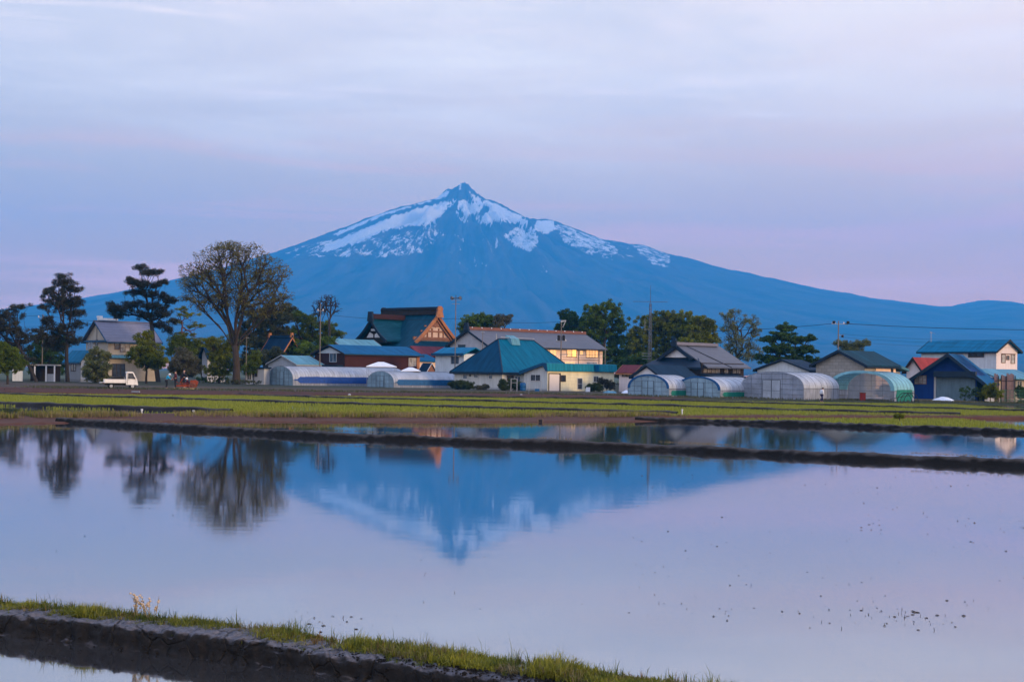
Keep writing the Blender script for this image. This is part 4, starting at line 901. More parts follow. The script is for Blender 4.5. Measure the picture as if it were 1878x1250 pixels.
# long cream extension
h = House('long_annex', 'long low cream building with cyan roof band and pink roller shutter', 'house', 1004, 716.5, 43, 131, 44)
zE = h.z(678.5); zT = h.z(666); yr = h.B * .12
zB = h.z(679)
MB().prism([(0, -.4), (h.B, -.4), (h.B, h.z(680)), (yr, zT - .25), (0, zE)], 0, h.A, 'x').build('wall', M['cream'], h.root)
h.box('side_tone', M['beige_v'], -.05, -.008, .02, h.B - .02, -.3, h.z(681))  # cool beige over the cream wall paints its side as unlit
MB().prism([(.03, h.z(681)), (h.B - .05, h.z(681)), (yr, zT - .32), (.03, zE - .05)], -.05, -.008, 'x').build('side_tone', M['beige_v'], h.root)
MB().prism([(-.35, zE - .12), (-.05, zE - .12), (yr, zT - .2), (h.B + .5, h.z(684)), (h.B + .5, h.z(681)), (yr, zT + .05), (-.2, zT), (-.35, zE)], -.4, h.A + .3, 'x').build('roof', M['roof_cyan_x'], h.root)
MB().prism([(-.37, zE - .14), (-.05, zE - .14), (yr, zT - .3), (h.B + .5, h.z(687)), (h.B + .5, h.z(681)), (yr, zT + .07), (-.22, zT + .03)], -.48, -.402, 'x').build('fascia', M['blue'], h.root)
h.box('roof_patch', M['roof_blue_x'], h.uR(1091), h.uR(1100), -.39, -.352, zE - .1, zT - .1)
st_ = h.box('roller_shutter', M['shutter'], h.uR(1006.5), h.uR(1025.5), -.08, -.006, .0, h.z(686)); MB().box(h.uR(1025.5) + .01, h.uR(1028), -.1, -.006, 0, h.z(685)).box(h.uR(1005.5), h.uR(1006.4), -.1, -.006, 0, h.z(685)).box(h.uR(1005.5), h.uR(1028), -.12, -.006, h.z(685), h.z(683.5)).build('shutter_frame', M['frame_d'], st_)
h.window('R', 1029.5, 1037.5, 688, 698.5, 'glass', 'frame_d', 1); h.window('R', 1061.5, 1070, 693, 713, 'glass', 'frame', 1, rows=2, name='door'); h.window('R', 1093.5, 1102, 689, 699, 'glass', 'frame', 2); h.window('R', 1114, 1122, 694, 710, 'glass', 'frame', 1, name='door')
h.window('L', 974.5, 991.5, 687.5, 698, 'glass', 'frame', 2, off=-.05)
h.box('plinth', M['concrete'], -.07, -.002, -.0, h.B, -.3, .25)
# red-roofed cottage
h = House('red_roof_cottage', 'small pale pink cottage with dark red roof right of the cream annex', 'house', 1163, 712, 26, 22, 46, D=196)
zE = h.z(682); h.walls(M['pink'], zE, 'y', h.m(11)); h.gable_roof('y', zE, h.m(11), seam_roof('maroon_cottage_roof', (.13, .03, .035), 1), M['orange'], o=.35, og=.3, fascia=.18); h.window('L', 1143, 1156, 684, 690, 'glass', 'frame_d', 2)
# traditional farmhouse with grey irimoya roof
h = House('farmhouse', 'traditional farmhouse with grey hip and gable roof behind the arched greenhouses', 'house', 1286, 714, 88, 92, 44, D=188)
zE = h.z(669); zR = h.z(632); A, B = h.A, h.B; h.walls(M['dark'], zE + .3)
ym = B / 2; zm = h.z(653); yi = ym * (zm - zE) / (zR - zE)
MB().prism([(-.8, zE - .25), (ym, zR), (B + .8, zE - .25), (B + .8, zE - .42), (ym, zR - .17), (-.8, zE - .42)], .25, A + .6, 'x').build('roof', M['roof_grey_x'], h.root)
MB().prism([(yi + .2, zm - .15), (ym, zR - .35), (B - yi - .2, zm - .15)], .62, .8, 'x').build('gable_panel', M['white'], h.root)
MB().prism([(yi - .5, zm - .28), (ym, zR + .1), (B - yi + .5, zm - .28), (B - yi + .1, zm - .55), (ym, zR - .5), (yi - .1, zm - .55)], .0, .24, 'x').build('bargeboard', M['navy'], h.root)
MB().add([(-1.0, -.7, zE - .3), (-1.0, B + .7, zE - .3), (.75, B - yi + .9, zm - .25), (.75, yi - .9, zm - .25), (-1.0, -.7, zE - .55), (-1.0, B + .7, zE - .55), (.75, B - yi + .9, zm - .5), (.75, yi - .9, zm - .5)], [(0, 3, 2, 1), (4, 5, 6, 7), (0, 1, 5, 4), (1, 2, 6, 5), (2, 3, 7, 6), (3, 0, 4, 7)]).build('skirt_roof', M['navy'], h.root)
MB().box(-.1, A * .98, ym - .3, ym + .3, zR + .01, zR + .4).build('ridge', M['roof_slate_x'], h.root)
MB().prism([(ym - .5, zR - .2), (ym + .5, zR - .2), (ym + .35, zR + .9), (ym - .35, zR + .9)], -.35, -.11, 'x').build('ridge_ornament', M['navy'], h.root)
u0 = h.uR(1288)
for k_ in range(9):
    pa = 1290 + k_ * 9
    if k_ in (4, 6): continue
    h.window_m('R', h.uR(pa), h.uR(pa + 7.5), h.z(683), h.z(673), 'curtain', 'frame_d', 3, rows=2)
MB().prism([(-2.6, h.z(690)), (-.02, h.z(684)), (-.02, h.z(687)), (-2.6, h.z(692))], -.4, h.uR(1352), 'x').build('pent_roof', M['navy'], h.root)
MB().tube([(h.uR(1340), -.9, zE - .28), (h.uR(1306), ym - .4, zR - .1)], .05, 5).build('roof_wire', M['soot'], h.root)
h = House('white_porch', 'low white porch with navy gabled roof left of the grey roofed farmhouse', 'porch', 1212, 716, 46, 70, 44, D=178)
zE = h.z(690); h.walls(M['white'], zE, 'x', h.m(17)); h.gable_roof('x', zE, h.m(19), M['roof_navy_x'], M['navy'], o=.45, og=.35, fascia=.3)
# white gabled store behind
h = House('white_gable_store', 'white gabled store with navy roof behind the clear greenhouse', 'shed', 1482, 716, 80, 40, 46, D=182)
zE = h.z(679); h.walls(M['white_v'], zE, 'x', h.m(17)); h.gable_roof('x', zE, h.m(18), M['roof_navy_x'], M['navy'], o=.4, og=.4, fascia=.22)
# block barn
h = House('block_barn', 'grey block barn with deep teal roof behind the teal greenhouse', 'barn', 1585, 722, 74, 78, 46, D=172)
zE = h.z(668); h.walls(M['block'], zE, 'x', h.m(22)); h.gable_roof('x', zE, h.m(24), seam_roof('deep_teal_sheet', (.004, .028, .045), 0, .4, c2=(.005, .07, .10)), M['navy'], o=.6, og=.5, fascia=.35)
MB().box(h.A * .35, h.A + .03, -.06, -.005, -.3, zE - .06).build('side_tone', M['peach'], h.root)
h.window('R', 1651, 1655, 675, 681, 'glass', 'frame_d', 1, off=-.06)
MB().prism([(h.A + .1, zE - .1), (h.A + .1, zE - .4), (h.A + 1.9, zE - .75), (h.A + 1.9, zE - .45)], -.9, h.B * .7, 'y').build('lean_to_roof', M['roof_light_y'], h.root)
h.box('lean_to_wall', M['concrete'], h.A + .04, h.A + 1.6, .2, h.B * .6, -.3, zE - .78)
lw_ = h.window_m('R', h.A + .2, h.A + 1.45, zE - 3.0, zE - 1.1, 'glass_b', 'frame', 4, off=.2, rows=3)
# red-roofed house far right
h = House('red_roof_house', 'house with bright red metal roof seen behind the blue barn', 'house', 1690, 724, 22, 62, 46, D=196)
zE = h.z(677); h.walls(M['pink'], zE, 'x', h.m(20)); h.gable_roof('x', zE, h.m(20), M['roof_red_x'], M['dark'], o=.4, og=.5, fascia=.4)
# blue barn
h = House('blue_barn', 'blue painted barn with open gable and bright blue roof behind the right hand truck', 'barn', 1790, 731, 106, 50, 62, D=178)
zE = h.z(688); A, B = h.A, h.B; rise = h.m(40); yr = h.uL(1746); kk = rise / yr
MB().prism([(0, -.4), (B, -.4), (B, zE - .6), (yr, zE + rise), (0, zE)], .5, A, 'x').build('wall', M['bluewall'], h.root)
kb = (rise + .6) / (B - yr)
ch = [(-1.3, zE - kk * 1.3), (yr, zE + rise), (B + .7, zE - .6 - kb * .7)]
MB().prism(ch + [(y, z - .2) for y, z in ch[::-1]], -.6, A + 2.2, 'x').build('roof', M['roof_blue_x'], h.root)
MB().prism([(y, z + .05) for y, z in ch] + [(y, z - .45) for y, z in ch[::-1]], -.72, -.602, 'x').build('bargeboard', M['navy'], h.root)
h.box('pent_roof', M['navy'], -.75, .48, .0, h.uL(1724), h.z(691.5), h.z(681))
MB().box(.40, .49, .2, h.uL(1726), 0, h.z(692)).build('door', M['clear'], h.root)
MB().box(.40, .49, h.uL(1726) + .05, h.uL(1722), 0, h.z(692)).build('door_post', M['grey'], h.root)
h.window('L', 1691, 1709, 690, 705, 'curtain', 'frame_b', 3, off=.5, rows=3)
h.box('side_wall', M['grey'], .52, A + 1.2, -1.0, -.9, -.3, zE - kk * 1.0)
# white two-storey house, far right
h = House('white_house', 'white two storey house with bright blue roof and brown shuttered windows at far right', 'house', 1826.5, 728, 92, 48, 30, D=198)
zE = h.z(642); h.walls(M['pink'], zE, 'y', h.m(17)); h.gable_roof('y', zE, h.m(18), M['roof_sky_y'], M['navy'], o=.45, og=.5, fascia=.28)
h.box('side_tone', M['white_v'], -.05, -.008, .02, h.B - .02, -.3, zE - .05)  # cooler white for the shaded side; pink walls carry painted warm sunlight
h.window('L', 1794, 1812, 643, 654, 'glass', 'frame_d', 2, off=-.05)
h.window('R', 1838, 1846, 650, 664, 'curtain', 'frame_b', 1); h.window('R', 1849.5, 1855, 652, 658.5, 'glass', 'frame_b', 1); h.window('R', 1860, 1868, 650, 665, 'curtain', 'frame_b', 1)
MB().box(h.uR(1837), h.uR(1869), -.11, -.075, h.z(649), h.z(647.6)).build('shutter_rail', M['frame_b'], h.root)
MB().tube([(-.1, h.B * .86, zE + h.m(17)), (-.1, h.B * .86, zE + h.m(37))], .03, 5).tube([(-.8, h.B * .86 - .4, zE + h.m(35)), (.6, h.B * .86 + .4, zE + h.m(35.5))], .025, 5).tube([(.2, h.B * .86 - .5, zE + h.m(33)), (.2, h.B * .86 + .5, zE + h.m(36.5))], .02, 5).build('aerial', M['steel'], h.root)
h = House('veranda_wing', 'single storey wing with lavender blue roof in front of the white house', 'house wing', 1822, 730, 8, 88, 30, D=187)
h.walls(M['tan'], h.z(692)); MB().prism([(-1.2, h.z(692.5)), (h.B + 1.5, h.z(676)), (h.B + 1.5, h.z(678.5)), (-1.2, h.z(695))], -.5, h.A, 'x').build('roof', M['roof_light_x'], h.root)
for a_ in ((1862, 1872), (1876, 1886)): h.window('R', *a_, 698, 716, 'glass', 'frame', 2)

# ------------------------------------------------------------------ tunnel greenhouses
def greenhouse(label, px, py, wL, lenR_px, hpx, beta, film, end_film, D=None, side=.32, edge=None, band=None, door=True, hoops=None, squash=1.0, split=False, open_end=False):
    h = House('greenhouse', label, 'greenhouse', px, py, wL, lenR_px, beta, D, 'arched plastic greenhouses in front of the village')
    A, B, Ht = h.A, h.B, h.m(hpx); sh = Ht * side; K = 18
    def arc(off=0.0):
        pts = [(B + off, 0.0)]
        for i in range(K + 1):
            a = pi * i / K; y = B / 2 + (B / 2 + off) * math.copysign(abs(cos(a)) ** squash, cos(a)); z = sh + (Ht - sh + off) * sin(a) ** .92; pts.append((y, z))
        pts.append((-off, 0.0)); return pts
    ar = arc()
    # film shell with thickness, from eave line up; the side walls below are a part of their own
    top = arc()[1:-1]; inn = [(B / 2 + (y - B / 2) * .995, z - .012) for y, z in top[::-1]]
    MB().prism(top + inn, 0, A, 'x').build('cover', film, h.root)
    for y0_, y1_ in ((.002, .03), (B - .03, B - .002)): MB().box(.0, A, y0_, y1_, -.1, sh - .004).build('side_wall', M['film_c'], h.root)
    if band:
        z0, z1, mt = band
        b = MB(); n = 40
        for sgn, y0 in ((-1, -.02),):
            vs = []
            for i in range(n + 1):
                x = .25 + (A - .5) * i / n; wv = .05 * noise.noise(Vector((x * .9, px, 0)))
                ze = 1 if 1 < i < n - 1 else .6
                vs += [(x, -.035, Ht * z0 + (Ht * (z1 - z0)) * (1 - ze)), (x, -.035 - .03 * abs(noise.noise(Vector((x * 3, 1, 0)))), Ht * z1 * ze + wv + Ht * z0 * (1 - ze)),]
            vs += [(x, y + .022, z) for x, y, z in vs]; q = 2 * (n + 1)
            fs = []
            for i in range(n): fs += [(2 * i, 2 * i + 2, 2 * i + 3, 2 * i + 1), (q + 2 * i, q + 2 * i + 1, q + 2 * i + 3, q + 2 * i + 2), (2 * i + 1, 2 * i + 3, q + 2 * i + 3, q + 2 * i + 1), (2 * i, q + 2 * i, q + 2 * i + 2, 2 * i + 2)]
            b.add(vs, fs)
        b.build('side_sheet', mt, h.root)
    fr = MB(); nh = hoops or max(6, int(A / .9))
    for i in range(nh + 1):
        x = A * i / nh; fr.tube([(x, y, z) for y, z in arc(.012)], .015, 4)
    for f_ in (.5, .25, .75):
        k = int(f_ * K); y, z = arc()[1 + k]; fr.tube([(0, y, z - .03), (A, y, z - .03)], .016, 4)
    fr.tube([(0, -.02, sh), (A, -.02, sh)], .02, 4)
    fr.build('frame', M['tubing'], h.root)
    if edge:
        MB().prism(arc(.05)[1:-1] + [(B / 2 + (y - B / 2) * .90, sh + (z - sh) * .90) for y, z in arc(.0)[1:-1][::-1]], -.035, -.004, 'x').build('edge_band', edge, h.root)
    if not open_end:
        MB().prism([(B / 2 + (y - B / 2) * .985, z * .985) for y, z in ar], .006, .02, 'x').build('end_wall', end_film, h.root)
    MB().prism([(B / 2 + (y - B / 2) * .985, z * .985) for y, z in ar], A - .02, A - .006, 'x').build('back_wall', M['film_c'], h.root)
    g = MB()
    def topz(y): 
        t = min(1, abs((y - B / 2) / (B / 2))); return sh + (Ht - sh) * sqrt(max(0, 1 - t * t)) * .97
    for yy in np.linspace(0, B, 7)[1:-1]: g.tube([(-.02, yy, 0), (-.02, yy, topz(yy))], .018, 4)
    for zz in np.arange(.55, Ht * .95, .55):
        t = 1 if zz < sh else sqrt(max(0, 1 - ((zz - sh) / (Ht - sh)) ** 2)); g.tube([(-.022, B / 2 - B / 2 * t * .98, zz), (-.022, B / 2 + B / 2 * t * .98, zz)], .014, 4)
    g.build('end_frame', M['tubing'], h.root)
    if door:
        d = MB(); y0, y1 = B * .36, B * .64; zt = min(Ht * .72, 2.1)
        for a0, a1 in ((y0, B / 2 - .01), (B / 2 + .01, y1)): d.box(-.06, -.045, a0 + .04, a1 - .04, .06, zt - .04)
        dd = d.build('door', end_film if end_film != M['film_c'] else M['film'], h.root)
        e = MB()
        for a0, a1 in ((y0, B / 2 - .01), (B / 2 + .01, y1)):
            e.box(-.075, -.035, a0, a0 + .04, 0, zt).box(-.075, -.035, a1 - .04, a1, 0, zt).box(-.075, -.035, a0 + .041, a1 - .041, zt - .04, zt).box(-.075, -.035, a0 + .041, a1 - .041, .9, .94)
        e.build('door_frame', M['tubing'], dd)
    return h
greenhouse('long low white tunnel greenhouse with a dark blue side sheet, leftmost of all greenhouses', 537, 706.5, 59, 196, 35.5, 38, M['film'], M['film_b'], side=.30, band=(.12, .46, M['tarp']), hoops=44)
greenhouse('low white tunnel greenhouse with a faded blue side sheet beside the hip roofed house', 722, 710.5, 56, 116, 30, 38, M['film'], M['film_b'], side=.30, band=(.15, .50, M['tarp2']), hoops=30)
greenhouse('greenhouse with pale blue arch and clear front standing next to the red roofed cottage', 1227, 721, 68, 46, 40, 36, M['film'], M['film_b'], D=160, side=.36, edge=M['tarp2'], band=(.05, .28, M['film_g']))
greenhouse('greenhouse with blue arch edge and green lower side between two other greenhouses', 1321, 723, 70, 78, 38.5, 36, M['film'], M['film_b'], D=157, side=.36, edge=M['tarp2'], band=(.05, .28, M['film_g']))
greenhouse('large clear greenhouse with framed double door and white plastic roof', 1474, 727, 94, 78, 51, 36, M['film'], M['film_c'], D=152, side=.42, squash=.8)
greenhouse('teal roofed greenhouse with open framed front and green lower side', 1640, 731, 94, 46, 56, 36, M['film_t'], M['film_c'], D=150, side=.36, squash=.85, band=(.0, .40, M['film_g']), door=False, open_end=True, edge=M['film_t'])

# ------------------------------------------------------------------ trees
def cluster_points(lobes, px, py, D, n, shell=.55, rngs=None, depth=1.0, rys=1.0):
    """points filling the crown's masses; each mass has its own depth"""
    lobes = [(a, b_ + (rys - 1) * d_ * .4, c_ * (1.1 if rys > 1 else 1), d_ * rys) for a, b_, c_, d_ in lobes]
    P = []; s_ = F / D; o = base(px, py, D); areas = [a[2] * a[3] for a in lobes]; tot = sum(areas)
    for (lx, ly, rx, ry), ar in zip(lobes, areas):
        c = W(lx, ly, D) - o; yo = random.uniform(-.5, .5) * rx / s_ * depth
        for _ in range(max(4, int(n * ar / tot))):
            while True:
                v = Vector((random.gauss(0, 1), random.gauss(0, 1), random.gauss(0, 1)))
                if v.length > .01: break
            v.normalize(); r_ = random.random() ** shell
            P.append(Vector((c.x + v.x * r_ * rx / s_, c.y + yo + v.y * r_ * (rx * .75 + ry * .25) / s_, c.z + v.z * r_ * ry / s_)))
    return o, P
def skeleton(b, p, pts, rad, tip, lvl=0, k=5, curl=.12, prev=None):
    """branches that keep dividing until each tip is reached"""
    n = len(pts); c = sum(pts, Vector()) / n
    if n == 1:
        q = pts[0]; mid = (p + q) / 2 + Vector((random.gauss(0, 1), random.gauss(0, 1), random.gauss(.4, .6))) * (q - p).length * curl
        b.tube([p, mid, q], [max(tip, rad * .8), tip * 1.2, tip], 3 if rad < .06 else k, cap=False); return
    f = random.uniform(.34, .5) if lvl else .12
    q = p + (c - p) * f; q += Vector((random.gauss(0, 1), random.gauss(0, 1), random.gauss(0, .6))) * (q - p).length * curl
    r1 = max(tip, min(rad, tip * n ** .46))
    mid = (p + q) / 2 + Vector((random.gauss(0, 1), random.gauss(0, 1), random.gauss(0, .6))) * (q - p).length * curl * .6
    b.tube([p, mid, q], [rad, (rad + r1) / 2, r1], k if r1 > .05 else 3, cap=False)
    # split the tips by the widest direction
    d = Vector((random.gauss(0, 1), random.gauss(0, 1), random.gauss(0, 1)))
    for _ in range(4):
        acc = Vector()
        for t in pts: u = t - c; acc += u * u.dot(d)
        if acc.length > 1e-9: d = acc.normalized()
    ds = sorted(pts, key=lambda t: (t - c).dot(d)); h_ = max(1, min(n - 1, int(n * random.uniform(.36, .64))))
    skeleton(b, q, ds[:h_], r1 * .92, tip, lvl + 1, k, curl); skeleton(b, q, ds[h_:], r1 * .92, tip, lvl + 1, k, curl)
def leaves(P, per, spread, size, flat=1.0, kind='leaf', updir=.3):
    """many small leaf faces around every tip"""
    n = len(P) * per; C = np.repeat(np.array([tuple(p) for p in P]), per, 0)
    G = rng.normal(0, 1, (n, 3)); G *= (spread * rng.uniform(.3, 1, n) / np.maximum(1e-6, np.linalg.norm(G, axis=1)))[:, None] * 1.25; G[:, 2] *= flat
    C = C + G
    a = rng.normal(0, 1, (n, 3)); a[:, 2] *= .55; a /= np.linalg.norm(a, axis=1)[:, None]
    r2 = rng.normal(0, 1, (n, 3)); bb = np.cross(a, r2); bb /= np.maximum(1e-6, np.linalg.norm(bb, axis=1))[:, None]
    sz = size * rng.uniform(.55, 1.35, n); wd = .62 if kind == 'leaf' else .22
    A_ = a * sz[:, None]; B_ = bb * (sz * wd)[:, None]; nn = np.cross(a, bb) * (sz * .15)[:, None]
    V = np.stack([C - A_ * .5, C + B_ * .5 + nn, C + A_ * .5, C - B_ * .5 + nn], 1)
    return V
def leaf_mesh(name, V, mat, parent):
    n = len(V); me = bpy.data.meshes.new(name); me.vertices.add(n * 4); me.vertices.foreach_set('co', V.ravel())
    me.loops.add(n * 4); me.loops.foreach_set('vertex_index', np.arange(n * 4)); me.polygons.add(n)
    me.polygons.foreach_set('loop_start', np.arange(n) * 4); me.polygons.foreach_set('loop_total', np.full(n, 4)); me.update(calc_edges=True); me.materials.append(mat)
    o = bpy.data.objects.new(name, me); COL.objects.link(o); o.parent = parent; return o
BARK = barkmat('brown_bark', (.042, .029, .02)); BARKD = barkmat('dark_bark', (.03, .024, .02)); BARKP = barkmat('red_pine_bark', (.10, .05, .035))
LF = dict(pine=leafmat('pine_needles', (.005, .007, .003), (.040, .036, .014), .1), zelk=leafmat('young_zelkova_leaf', (.030, .032, .006), (.19, .16, .025), .35), green=leafmat('green_leaf', (.006, .020, .001), (.15, .23, .006), .4),
          bright=leafmat('bright_green_leaf', (.020, .045, .001), (.16, .20, .006), .4), dark=leafmat('dark_green_leaf', (.003, .012, .002), (.06, .12, .010), .3), olive=leafmat('olive_leaf', (.03, .03, .015), (.125, .115, .06), .25),
          pale=leafmat('pale_green_leaf', (.03, .045, .012), (.20, .21, .07), .35), mid=leafmat('mid_green_leaf', (.010, .024, .001), (.24, .26, .006), .4), bush=leafmat('shrub_leaf', (.008, .018, .005), (.06, .085, .022), .25), plum=leafmat('plum_leaf', (.012, .012, .008), (.05, .05, .03), .2), deep=leafmat('dark_conifer_leaf', (.007, .013, .004), (.075, .08, .02), .2))  # deep: the dark olive green of the conifers
def tree(name, label, px, py, lobes, leaf, D=None, n=260, per=10, spread=2.8, size=3.2, trunk=4.5, bark=None, flat=.8, group=None, fork=None, tip=.02, shell=.5, lean=None, kind='leaf', cat='tree', depth=1.0, curl=.12, leafy=True, crown='crown', dense=4.2, leaders=1, rys=1.0):
    if D is None: D = base(px, py).y
    o, P = cluster_points(lobes, px, py, D, int(n * (1.5 if kind == 'leaf' and leafy and leaders < 4 else 1)), shell, depth=depth, rys=rys); s_ = F / D
    t = thing(name, label, cat, o, random.random() * 0, group); b = MB()
    cen = sum(P, Vector()) / len(P); top = max(p.z for p in P); bot = min(p.z for p in P)
    fk = fork if fork is not None else max(.25, bot + (top - bot) * .12)
    if fork is not None: fk = (py - fork) / s_
    lx = (lean - px) / s_ if lean is not None else cen.x * .35
    q = Vector((lx, cen.y * .35, fk)); r0 = trunk / s_ / 2; m1 = Vector((q.x * .45 + random.gauss(0, .02) * fk, q.y * .5, fk * .5))
    b.tube([Vector((0, 0, -.3)), Vector((0, 0, .15)), m1, q], [r0 * 1.5, r0 * 1.15, r0 * .95, r0 * .85], 9)
    if leaders > 1:
        G = [[] for _ in range(leaders)]; ax = [Vector((cos(i * 2 * pi / leaders + .4) * .9, sin(i * 2 * pi / leaders + .4) * .7, .5 + .9 * (i % 2))) for i in range(leaders)]; ax = [a_.normalized() for a_ in ax]
        for p_ in P:
            dd = (p_ - q).normalized(); G[max(range(leaders), key=lambda i: dd.dot(ax[i]) + random.gauss(0, .06))].append(p_)
        for g_ in G:
            if g_: skeleton(b, q + Vector((0, 0, random.uniform(-.16, .02) * fk)), g_, r0 * .85 * min(.72, (len(g_) / len(P)) ** .46), tip, 1, 5, curl)
    else: skeleton(b, q, P, r0 * .85, tip, 0, 5, curl)
    b.build('trunk', bark or BARK, t, smooth=True, norm=False)
    if leafy: leaf_mesh(crown, leaves(P, int(per * dense * (2.0 if kind == 'leaf' and leaders < 9 else 1.0)), spread * (1.5 if kind == 'leaf' else .95) / s_, size * (.66 if kind == 'leaf' and leaders < 9 else .9) / s_, flat, kind), LF[leaf], t)
    return t
GP = 'dark pines on the left of the village'
PK = dict(kind='needle', bark=BARKD, flat=.75, per=44, spread=5.2, size=4.2, group=GP, shell=.6, dense=2.2, leaders=5, rys=1.35)
tree('pine_tree', 'leaning dark pine at the left edge of the picture', 66, 700, [(2, 575, 34, 13), (36, 562, 20, 6), (5, 600, 40, 14), (34, 606, 22, 10), (28, 625, 32, 14), (8, 642, 38, 14), (42, 655, 26, 12), (-20, 590, 24, 18)], 'pine', n=330, trunk=6, lean=26, fork=625, **PK)
tree('pine_tree', 'tall rounded dark pine behind the left utility pole', 124, 700, [(120, 505, 13, 5), (115, 517, 24, 8), (132, 530, 22, 8), (96, 532, 18, 7), (110, 547, 34, 9), (140, 553, 16, 6), (92, 563, 18, 6), (128, 572, 28, 8), (90, 585, 20, 7), (142, 592, 16, 6), (110, 602, 28, 10), (80, 612, 20, 12), (135, 620, 20, 9), (98, 628, 26, 12), (120, 560, 22, 8)], 'pine', n=420, trunk=7, lean=122, fork=610, **PK)
tree('pine_tree', 'tall open crowned dark pine with tiered branches behind the tan house', 290, 700, [(258, 491, 13, 4), (278, 500, 24, 5), (292, 497, 8, 4), (240, 515, 15, 5), (268, 520, 28, 6), (298, 517, 12, 4), (248, 535, 20, 5), (280, 538, 20, 6), (300, 541, 10, 4), (222, 566, 26, 6), (206, 557, 8, 4), (245, 557, 20, 5), (283, 560, 24, 6), (310, 550, 17, 5), (268, 577, 22, 6), (300, 575, 22, 6), (318, 588, 10, 4), (215, 577, 18, 4), (290, 595, 18, 5), (308, 604, 10, 6)], 'pine', n=430, trunk=8, lean=276, fork=585, **PK)
tree('pine_tree', 'small thin pine between the tall pine and the big zelkova', 332, 700, [(332, 566, 18, 5), (345, 577, 24, 6), (322, 590, 18, 5), (352, 596, 22, 6), (335, 612, 26, 6), (360, 622, 14, 6)], 'mid', n=80, trunk=3.4, lean=332, fork=600, kind='needle', bark=BARKP, flat=.45, per=16, spread=4.4, size=4, group=GP)
tree('zelkova_tree', 'huge spreading zelkova with thin spring leaves, tallest tree in the village', 433, 705, [(428, 470, 72, 26), (370, 500, 44, 22), (495, 500, 40, 34), (430, 520, 78, 40), (345, 518, 24, 18), (510, 545, 28, 26), (380, 552, 46, 24), (470, 560, 56, 28), (340, 545, 16, 10), (430, 453, 46, 10)], 'zelk', D=203, n=1900, per=6, dense=2.1, leaders=9, spread=3.6, size=3.0, trunk=13, fork=634, lean=430, tip=.020, shell=.42, curl=.08, depth=.5, flat=.8)
tree('garden_tree', 'pale leaved bushy tree in front of the tan house', 178, 702, [(182, 678, 28, 20), (166, 660, 14, 14), (192, 656, 12, 12), (178, 645, 12, 9), (175, 690, 26, 10)], 'pale', n=190, per=12, trunk=3)
tree('garden_tree', 'leafy green tree hiding the right end of the tan house', 268, 703, [(272, 646, 32, 22), (264, 622, 20, 12), (290, 660, 24, 16), (246, 652, 16, 14), (270, 612, 10, 7), (275, 668, 26, 12)], 'mid', n=240, per=12, trunk=4, fork=680)
tree('garden_tree', 'round olive brown shrubby tree above the group of farm workers', 334, 705, [(340, 662, 28, 18), (322, 672, 18, 14), (354, 674, 18, 14), (336, 645, 16, 8), (340, 680, 26, 10)], 'olive', n=220, per=12, trunk=5, size=2.8, fork=690)
tree('garden_tree', 'bright green tree behind the olive shrub', 332, 698, [(326, 625, 22, 10), (346, 632, 20, 12), (332, 642, 30, 12), (352, 650, 12, 14)], 'bright', D=226, n=150, per=11, trunk=3)
tree('garden_tree', 'green ivy clad tree left against the zelkova trunk', 402, 701, [(398, 640, 22, 24), (384, 628, 14, 12), (412, 662, 26, 22), (398, 680, 26, 14), (425, 632, 14, 20)], 'mid', D=214, n=230, per=12, trunk=4)
tree('garden_tree', 'small light green tree right of the zelkova trunk', 466, 700, [(464, 662, 14, 12), (458, 676, 18, 12), (470, 650, 8, 8)], 'bright', D=209, n=80, per=11, trunk=2.5)
tree('conifer_tree', 'broad dark olive tree behind the shrine roof', 486, 700, [(472, 585, 36, 20), (498, 572, 26, 16), (455, 612, 34, 18), (498, 608, 32, 24), (470, 632, 40, 14), (528, 566, 20, 8), (520, 585, 22, 12)], 'deep', D=262, n=320, per=16, size=3.4, trunk=5, depth=.8)
tree('broadleaf_tree', 'bright rounded green tree right of the shrine roof', 560, 700, [(545, 578, 22, 10), (562, 590, 28, 14), (594, 600, 32, 12), (612, 611, 20, 8), (552, 612, 44, 16), (590, 622, 34, 12), (540, 630, 30, 12)], 'bright', D=268, n=280, per=13, size=3.2, trunk=5)
tree('broadleaf_tree', 'darker round tree behind the pale roofed house', 590, 704, [(560, 640, 34, 14), (600, 628, 24, 10), (540, 650, 26, 14)], 'green', D=258, n=160, per=12, trunk=4)
tree('bare_tree', 'taller bare leafless tree behind the left middle pole', 604, 704, [(602, 552, 24, 13), (616, 566, 14, 12), (590, 570, 12, 12), (604, 545, 14, 7)], 'zelk', D=262, n=260, leaders=3, trunk=5, lean=602, fork=590, leafy=False, bark=BARKD, tip=.03, shell=.35)
tree('bare_tree', 'shorter bare leafless tree left of its taller neighbour', 585, 704, [(583, 558, 14, 12), (578, 572, 10, 10), (594, 560, 8, 8)], 'zelk', D=264, n=150, leaders=3, trunk=3.5, lean=585, fork=595, leafy=False, bark=BARKD, tip=.03, shell=.35)
tree('broadleaf_tree', 'small round green tree right of the temple', 876, 708, [(868, 588, 24, 13), (896, 592, 20, 13), (855, 600, 16, 12), (885, 582, 14, 8), (880, 606, 30, 10)], 'green', D=275, n=170, per=12, trunk=4, fork=620)
tree('broadleaf_tree', 'thin sparse olive tree right of the temple', 918, 708, [(920, 586, 18, 9), (932, 582, 8, 5), (912, 598, 14, 8)], 'olive', D=272, n=70, per=7, trunk=3, fork=612)
GT = 'tall dark trees behind the lit house and the farmhouse'
tree('broadleaf_tree', 'dark upright tree just behind the right end of the lit house', 1046, 712, [(1040, 577, 16, 10), (1050, 588, 24, 14), (1034, 602, 18, 12), (1060, 610, 24, 22), (1040, 625, 22, 20)], 'dark', D=300, n=220, per=16, size=3.4, trunk=6, group=GT)
